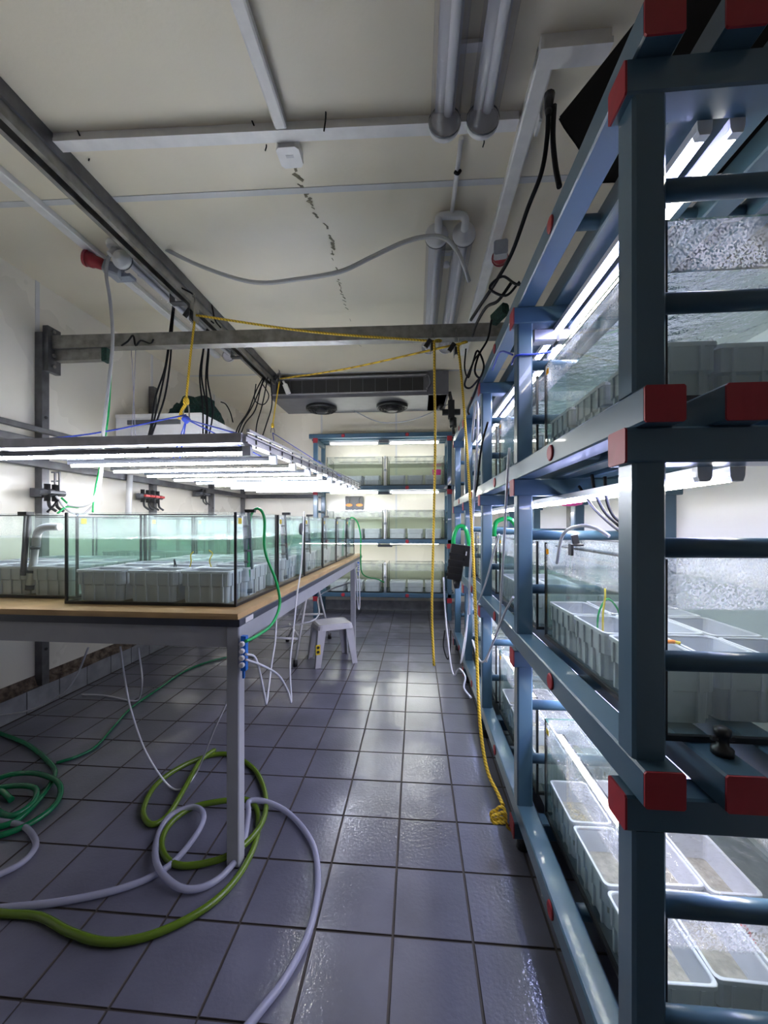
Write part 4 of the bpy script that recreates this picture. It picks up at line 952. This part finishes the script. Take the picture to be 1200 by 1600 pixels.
# white air lines
def line(pts, r, m, label, name='air_line'):
    return single(name, MB().tube(pts, r, 7, 6), M[m], label, 'tube')
line([atY(188,1010,1.75), atY(195,1060,1.75), atY(205,1110,1.78), atY(228,1175,1.80), atZ(262,1226,0.02), atZ(285,1232,0.02), atZ(308,1205,0.03), atY(335,1140,1.75), atY(362,1080,1.7), atY(376,1030,1.6)], 0.0045, 'airline', 'white air line drooping from the table apron to the floor')
line([atY(138,1012,2.0), atY(120,1055,2.05), atY(95,1085,2.1), atY(45,1110,2.2), atY(-20,1120,2.2)], 0.005, 'airline', 'white tube hanging from the table underside across the kerb')
line([atY(216,1012,2.6), atY(222,1060,2.6), atZ(218,1090,0.02), atZ(205,1095,0.01), atZ(165,1087,0.01), atZ(128,1085,0.01)], 0.006, 'airline', 'thin white tube lying on the floor under the table')
mf = atX(384,1022,-0.62)
line([mf, atX(400,1030,-0.6), atX(412,1080,-0.58), atX(416,1100,-0.58), atX(419,1080,-0.6), atX(424,1040,-0.62), atX(430,1000,-0.64), atX(432,960,-0.68)], 0.0045, 'airline', 'white air line looping out of the blue manifold')
line([mf+Vector((0,0,-0.02)), atX(410,1040,-0.58), atX(435,1055,-0.56), atX(450,1080,-0.55), atX(455,1096,-0.55), atX(453,1040,-0.57), atX(458,990,-0.6), atX(464,930,-0.63), atX(471,880,-0.66), atX(475,800,-0.70)], 0.0045, 'airline', 'white air line running from the blue manifold up over the tank rim')
line([tb(0.02,TL-0.36,0.80), tb(0.03,TL-0.38,0.60), tb(0.035,TL-0.40,0.45), tb(0.035,TL-0.46,0.42), tb(0.03,TL-0.5,0.5), tb(0.02,TL-0.52,0.8)], 0.006, 'airline', 'white air line loop hanging by the far table leg')
line([tb(0.02,TL-0.40,0.72), atZ(500,930,0.52), tb(-0.30,TL-0.9,0.42), tb(-0.75,TL-1.0,0.33)], 0.007, 'airline', 'white tube stretched from the far table leg over the stool')
g2 = [tb(-0.08,TL-0.40,ZT+0.3), tb(-0.06,TL-0.4,ZT+0.40), tb(0.0,TL-0.35,ZT+0.36), tb(0.03,TL-0.3,ZT+0.2), tb(0.03,TL-0.3,ZT+0.0), tb(0.04,TL-0.2,0.75), atY(590,905,5.0), atY(600,910,5.2)]
line(g2, 0.007, 'green', 'green hose arching over the far tank and down behind the table', 'air_hose')

# ================================================================== STOOL AND WHITE STAND
st = thing('step_stool', 'grey plastic step stool with splayed legs under the far table end', 'stool', (-0.80,3.74,0), R(28))
SH, sa, sb_ = 0.375, 0.165, 0.135
top = loft([rrect(2*sa+0.02,2*sb_+0.02,0.04,SH-0.05), rrect(2*sa,2*sb_,0.04,SH-0.012), rrect(2*sa-0.03,2*sb_-0.03,0.035,SH), rrect(2*sa-0.07,2*sb_-0.07,0.02,SH-0.003)], True, True)
obj('seat', top, M['stoolp'], st)
for sx in (-1,1):
    for sy in (-1,1):
        P = []
        for f in (0,1):
            zz = SH-0.045 if f == 0 else 0.0; ox, oy = (sa+0.003, sb_+0.003) if f == 0 else (sa+0.035, sb_+0.03); w = 0.075 if f == 0 else 0.048
            x, y = sx*ox, sy*oy
            P.append([(x,y,zz),(x-sx*w,y,zz),(x-sx*w,y-sy*0.008,zz),(x-sx*0.008,y-sy*0.008,zz),(x-sx*0.008,y-sy*w,zz),(x,y-sy*w,zz)])
        if sx*sy < 0: P = [q[::-1] for q in P]
        P = P[::-1]
        lg = obj('leg', loft(P, True, True), M['stoolp'], st)
        if sx == -1 and sy == -1:
            stk = obj('sticker', MB().box(-sa-0.0295,-sb_-0.0215,0.12,-sa+0.012,-sb_-0.02,0.21), M['yellow'], lg)
            for zz in (0.145,0.185): obj('pictogram', MB().lathe([(0.014,0),(0.014,-0.001)], (-sa-0.009,-sb_-0.0217,zz), 12, 'y'), M['black'], stk)
sd = thing('white_stand', 'white tubular stand with black rubber feet under the table', 'stand', (-1.10,3.55,0))
def tubep(a, b_): return MB().cyl(a, b_, 0.011, n=10)
for (a, b_) in (((0,0,0.03),(0.10,0.12,0.80)),((-0.32,0.75,0.03),(0.10,0.50,0.80)),((-0.5,0.05,0.03),(-0.42,0.15,0.80)),((0.12,0.9,0.03),(0.02,0.6,0.8))):
    l = obj('leg', tubep(a, b_), M['whitep'], sd); obj('rubber_foot', MB().cyl((a[0],a[1],0),(a[0],a[1],0.06),0.021,0.018,n=10), M['black'], l)
for (a, b_) in (((0.03,0.04,0.24),(-0.48,0.07,0.24)),((0.03,0.04,0.25),(-0.29,0.72,0.2)),((-0.3,0.72,0.3),(0.08,0.8,0.3))): obj('crossbar', tubep(a, b_), M['whitep'], sd)

# ================================================================== RACK-SIDE DETAILS
# pump block with green tubes hung on the rack
pc = atY(713,878,2.95)
t = thing('power_block', 'black pump controller hanging on the rack with green tubes', 'controller', pc)
t.rotation_euler = (0, R(8), R(-10))
obj('case', MB().sq((0,0,-0.13),(0,0,0.13),0.11,0.07,0.008), M['black'], t); obj('side_case', MB().sq((0.08,0.01,-0.02),(0.08,0.01,0.13),0.07,0.07,0.008), M['black'], t)
for k in range(4): obj('cooling_fin', MB().box(-0.056,-0.041,-0.11+0.05*k,0.056,-0.0355,-0.085+0.05*k), M['black'], t)
obj('plug', MB().cyl((0.02,0,-0.13),(0.03,0,-0.19),0.03,0.02,n=10), M['black'], t); obj('indicator', MB().box(0.06,-0.037,0.06,0.068,-0.0355,0.09), M['whitep'], t)
line([pc+Vector((-0.02,0,0.13)), atY(709,838,2.95), atY(716,823,2.95), atY(727,826,2.95), atY(733,850,2.95), pc+Vector((0.08,0,0.12))], 0.015, 'green', 'thick green tube arching over the black pump controller', 'green_tube')
line([atY(772,838,1.95), atY(774,818,1.95), atY(785,811,1.95), atY(798,812,1.95), atY(812,830,1.95)], 0.011, 'green', 'thick green tube over the rung of the middle rack shelf', 'green_tube')
line([atX(738,690,0.375), atX(740,660,0.37), atX(744,628,0.37), atX(747,650,0.37), atX(744,720,0.37), atX(740,790,0.37), atX(737,850,0.37), atX(734,905,0.36), atX(733,960,0.36)], 0.008, 'airline', 'white hose bent over the third rack post and hanging down')
line([atX(796,700,0.37), atX(792,760,0.37), atX(788,840,0.37), atX(783,930,0.37), atX(780,975,0.37), atX(770,1005,0.36), atX(757,1033,0.35), atX(747,1028,0.35), atX(738,1000,0.35)], 0.0055, 'airline', 'thin white tube hanging beside the second rack post')
line([atX(802,933,0.37), atX(790,955,0.37), atX(778,985,0.365), atX(768,1010,0.36), atX(760,1034,0.36)], 0.005, 'airline', 'thin white tube slanting up to the second rack post')
line([atX(780,835,0.38), atX(772,860,0.375), atX(762,900,0.37), atX(752,930,0.36), atX(744,945,0.36), atX(738,935,0.36)], 0.005, 'airline', 'thin white tube curving from the middle shelf tank')
line([atY(693,902,2.9), atY(696,960,2.85), atY(701,1010,2.8), atY(705,1042,2.75), atY(710,1055,2.7), atY(718,1045,2.65), atY(727,1058,2.55), atY(725,1075,2.5), atY(736,1090,2.4)], 0.006, 'airline', 'grey-white tube hanging below the black pump controller')
line([atY(735,905,2.9), atY(731,960,2.85), atY(724,1010,2.8), atY(720,1036,2.75), atY(727,1005,2.75), atY(733,940,2.8)], 0.0045, 'airline', 'thin tube loop hanging at the fourth rack post')
line([atX(952,838,0.50), atX(930,825,0.48), atX(905,822,0.46), atX(880,835,0.46), atX(870,880,0.47)], 0.005, 'airline', 'white tube lying over the middle shelf rung')
for (pts, r, lab) in (
    ([atY(695,985,2.95), atY(693,1010,2.95), atY(700,1030,2.9), atY(704,1005,2.9), atY(704,985,2.9)], 0.005, 'black lead loop under the far rack post'),
    ([atX(762,660,0.385), atX(752,700,0.38), atX(745,760,0.38), atX(738,800,0.375), atX(736,830,0.37)], 0.006, 'dark hose leaving the third bay top tank'),
    ([atY(857,165,1.55), atY(855,215,1.56), atY(846,270,1.6), atY(825,325,1.7), atY(800,395,1.85), atY(775,440,2.0), atY(750,478,2.2), atY(736,500,2.35)], 0.009, 'thick black cable dropping from the ceiling socket along the rack top'),
    ([atY(866,165,1.55), atY(864,215,1.55), atY(868,260,1.52), atY(874,292,1.5)], 0.010, 'short thick black cable from the ceiling socket into the rack'),
    ([atY(836,430,1.8), atY(810,445,1.85), atY(785,432,1.95), atY(765,450,2.0), atY(790,462,1.95), atY(812,440,1.9)], 0.006, 'black cable loops tangled above the rack top beam'),
    ([atY(800,440,1.95), atY(778,470,2.0), atY(760,480,2.1), atY(745,505,2.25), atY(738,525,2.4)], 0.008, 'black cable following the rack top towards the cross beam'),
    ([atY(768,500,2.3), atY(762,530,2.3), atY(748,555,2.35), atY(742,580,2.35), atY(750,590,2.35), atY(756,570,2.35), atY(746,548,2.35), atY(738,570,2.35), atY(726,600,2.4), atY(735,606,2.4), atY(750,590,2.4)], 0.006, 'looped black cable hanging at the third rack post top'),
    ([atY(728,545,2.5), atY(726,575,2.5), atY(732,590,2.5), atY(740,565,2.45), atY(752,548,2.4)], 0.005, 'thin black cable loop beside the rack pulley'),
    ([atY(750,590,2.4), atY(742,615,2.42), atY(732,640,2.42), atY(733,648,2.42)], 0.007, 'black plug lead hanging from the third rack post'),
    ([atX(945,745,0.56), atX(948,780,0.56), atX(958,805,0.57), atX(975,820,0.58)], 0.005, 'black lead drooping from the middle batten beside the first post'),
    ([atX(925,742,0.56), atX(930,770,0.56), atX(945,800,0.57), atX(968,822,0.58)], 0.005, 'second black lead drooping from the middle batten'),
    ([atX(905,760,0.60), atX(925,790,0.60), atX(950,815,0.60), atX(972,832,0.60)], 0.005, 'black lead crossing behind the middle shelf rung')):
    single('black_cable', MB().tube(pts, r, 7, 6), M['cable'], lab, 'cable')
t = thing('cable_plug', 'black plug under the ceiling socket at the rack top', 'plug', atY(857,160,1.55))
obj('body', MB().cyl((0,0,-0.03),(0.004,0,0.03),0.014,0.02,n=10), M['black'], t); obj('collar', MB().cyl((0,0,-0.05),(0,0,-0.03),0.01,0.014,n=10), M['black'], t)
for (px, py, lab) in ((849,140,'upper white socket plate on the side of the ceiling trunking'),(843,185,'lower white socket plate on the side of the ceiling trunking')):
    p = atX(px, py, 0.515); t = thing('socket_plate', lab, 'socket', p, 0, 'white socket plates')
    obj('plate', MB().sq((-0.012,0,0),(0.0,0,0),0.075,0.09,0.006), M['whitep'], t); obj('rocker', MB().box(0.0005,-0.02,-0.025,0.006,0.02,0.025), M['trunk'], t)
t = thing('trunking_elbow', 'white trunking elbow at the end of the rack-side ceiling trunking', 'trunking', (0.44, 1.44, ZC-0.055))
obj('channel', MB().box(0,0,0,0.24,0.06,0.054), M['trunk'], t); obj('cover', MB().box(-0.003,-0.004,-0.003,0.244,0.064,0.02), M['trunk'], t)
# black sheet on top of the rack
b = MB(); n1, n2 = 14, 8; vs = []; rng = random.Random(4)
for i in range(n1+1):
    for j in range(n2+1):
        f, h = i/n1, j/n2; x = 0.50+0.68*f; y = 1.24-0.05*f+0.03*math.sin(5*f+2*h)+0.10*h
        zb = 2.33+0.01*math.sin(9*f); ztop = min(2.98, 2.66+0.75*f)
        vs.append((x+0.03*math.sin(4*h)*(1-f), y, zb+(ztop-zb)*h))
top_ = [(p[0], p[1]+0.008, p[2]) for p in vs]; N = len(vs)
fs = [(i*(n2+1)+j, (i+1)*(n2+1)+j, (i+1)*(n2+1)+j+1, i*(n2+1)+j+1) for i in range(n1) for j in range(n2)]
b.add(vs+top_, fs+[tuple(k+N for k in f[::-1]) for f in fs], True)
single('black_sheet', b, M['cable'], 'black plastic sheet bunched between the rack top and the ceiling', 'sheet')
single('green_clamp', MB().sq(atY(772,500,2.45), atY(790,482,2.35), 0.05, 0.07, 0.01), M['greennet'], 'dark green wrapped end of the cross beam by the rack top', 'wrap')
single('blue_tie', MB().tube([(XA-0.006,PY[1]+0.07,1.96),(XA-0.006,PY[1]-0.004,1.965),(XA+0.064,PY[1]-0.004,1.968),(XA+0.13,PY[1]+0.02,1.985),(0.53,PY[1]+0.05,2.0)], 0.004, 6, 3), M['brope'], 'blue cord tied round the second rack post', 'cord')
single('blue_tie', MB().tube([(XA-0.004,PY[2]-0.35,2.10),(XA-0.006,PY[1]+0.3,2.11),(XA-0.002,PY[1]+0.07,2.0)], 0.004, 6, 3), M['brope'], 'blue cord stretched under the rack top beside the second post', 'cord')
t = thing('drain_valve', 'small black drain valve on the beams under the middle shelf tank', 'valve', (0.578, 0.80, LT[1]))
obj('body', MB().lathe([(0.018,0),(0.018,0.012),(0.010,0.016),(0.010,0.034),(0.014,0.036),(0.014,0.048),(0.007,0.052)], (0,0,0), 12), M['black'], t); obj('lever', MB().sq((-0.02,0,0.03),(0.02,0,0.03),0.008,0.008,0.001), M['black'], t)
t = thing('tube_clip', 'black clip on the top brace of the first bay middle tank', 'clip', (0.505, 1.30, LT[1]+0.366))
obj('jaw', MB().box(-0.02,-0.012,0,0.018,0.012,0.006).box(-0.02,-0.012,-0.03,-0.0125,0.012,0), M['black'], t); obj('grip', MB().sq((0.0,0,0.006),(-0.006,0,0.035),0.02,0.008,0.001), M['black'], t)
for k, (x, y) in enumerate(((0.80,1.02),(0.66,1.28))):
    single('red_tag', MB().tube([(x-0.03,y,LT[0]+0.06),(x-0.02,y+0.02,LT[0]+0.10),(x+0.01,y+0.03,LT[0]+0.12),(x+0.04,y+0.02,LT[0]+0.06)], 0.004, 6, 5), M['redvalve'], ['red tag wire looped in a sand-filled crate behind the first post','red tag wire in the second sand-filled crate row'][k], 'tag')
t = thing('pink_bowl', 'pink plastic bowl on the beams in the third bay of the rack', 'bowl', (0.86, 2.30, 1.432))
obj('bowl', MB().lathe([(0.03,0.0),(0.06,0.006),(0.078,0.03),(0.074,0.03),(0.05,0.010)], (0,0,-0.03), 20), M['pink'], t); obj('rim', MB().lathe([(0.078,0),(0.083,0.003),(0.078,0.006)], (0,0,-0.002), 20, 'z', False), M['pink'], t)
t = thing('driver_box', 'grey LED driver box clipped under the rack top at the second post', 'driver', (0.475, 1.66, 2.03))
obj('case', MB().sq((0,0,0.03),(0.14,0,0.03),0.05,0.05,0.006), M['alu'], t); obj('strap', MB().box(0.085,-0.028,0.0,0.095,0.028,0.06), M['black'], t)

# small coloured bits seen in the tanks
for k, (px, py, m, lab) in enumerate(((296,878,'yellow','yellow-green plastic strand standing in the front table tank'),(330,876,'yellow','second yellow-green strand beside it in the front table tank'),(270,884,'cable','thin dark wire loop on a crate in the front table tank'))):
    p = atY(px, py+10, 1.72)
    single('marker_strand', MB().tube([p, p+Vector((0.008*(1 if k != 1 else -1),0,0.03)), p+Vector((0.004,0.004,0.06)), p+Vector((0.016 if k != 1 else -0.012,0.004,0.075 if k < 2 else 0.02))], 0.0025, 6, 4), M[m], lab, 'strand')
t = thing('orange_clip', 'orange and yellow clip on a crate rim in the first bay middle tank', 'clip', (0.622, 1.03, LT[1]+0.0095+CH))
obj('jaw', MB().sq((-0.012,0,0.004),(0.012,0.002,0.004),0.010,0.008,0.002), M['orange'], t); obj('tip', MB().sq((0.012,0.002,0.004),(0.022,-0.006,0.003),0.008,0.006,0.001), M['yellow'], t)
line([Vector((0.56,1.28,LT[1]+0.10)), Vector((0.57,1.29,LT[1]+0.16)), Vector((0.60,1.30,LT[1]+0.20)), Vector((0.63,1.30,LT[1]+0.17)), Vector((0.64,1.30,LT[1]+0.13))], 0.003, 'green', 'thin green line arching over the crates of the first bay middle tank', 'green_line')
line([Vector((0.55,1.22,LT[1]+0.10)), Vector((0.555,1.23,LT[1]+0.17)), Vector((0.565,1.24,LT[1]+0.21)), Vector((0.57,1.25,LT[1]+0.24))], 0.003, 'yellow', 'thin yellow line in the first bay middle tank', 'yellow_line')
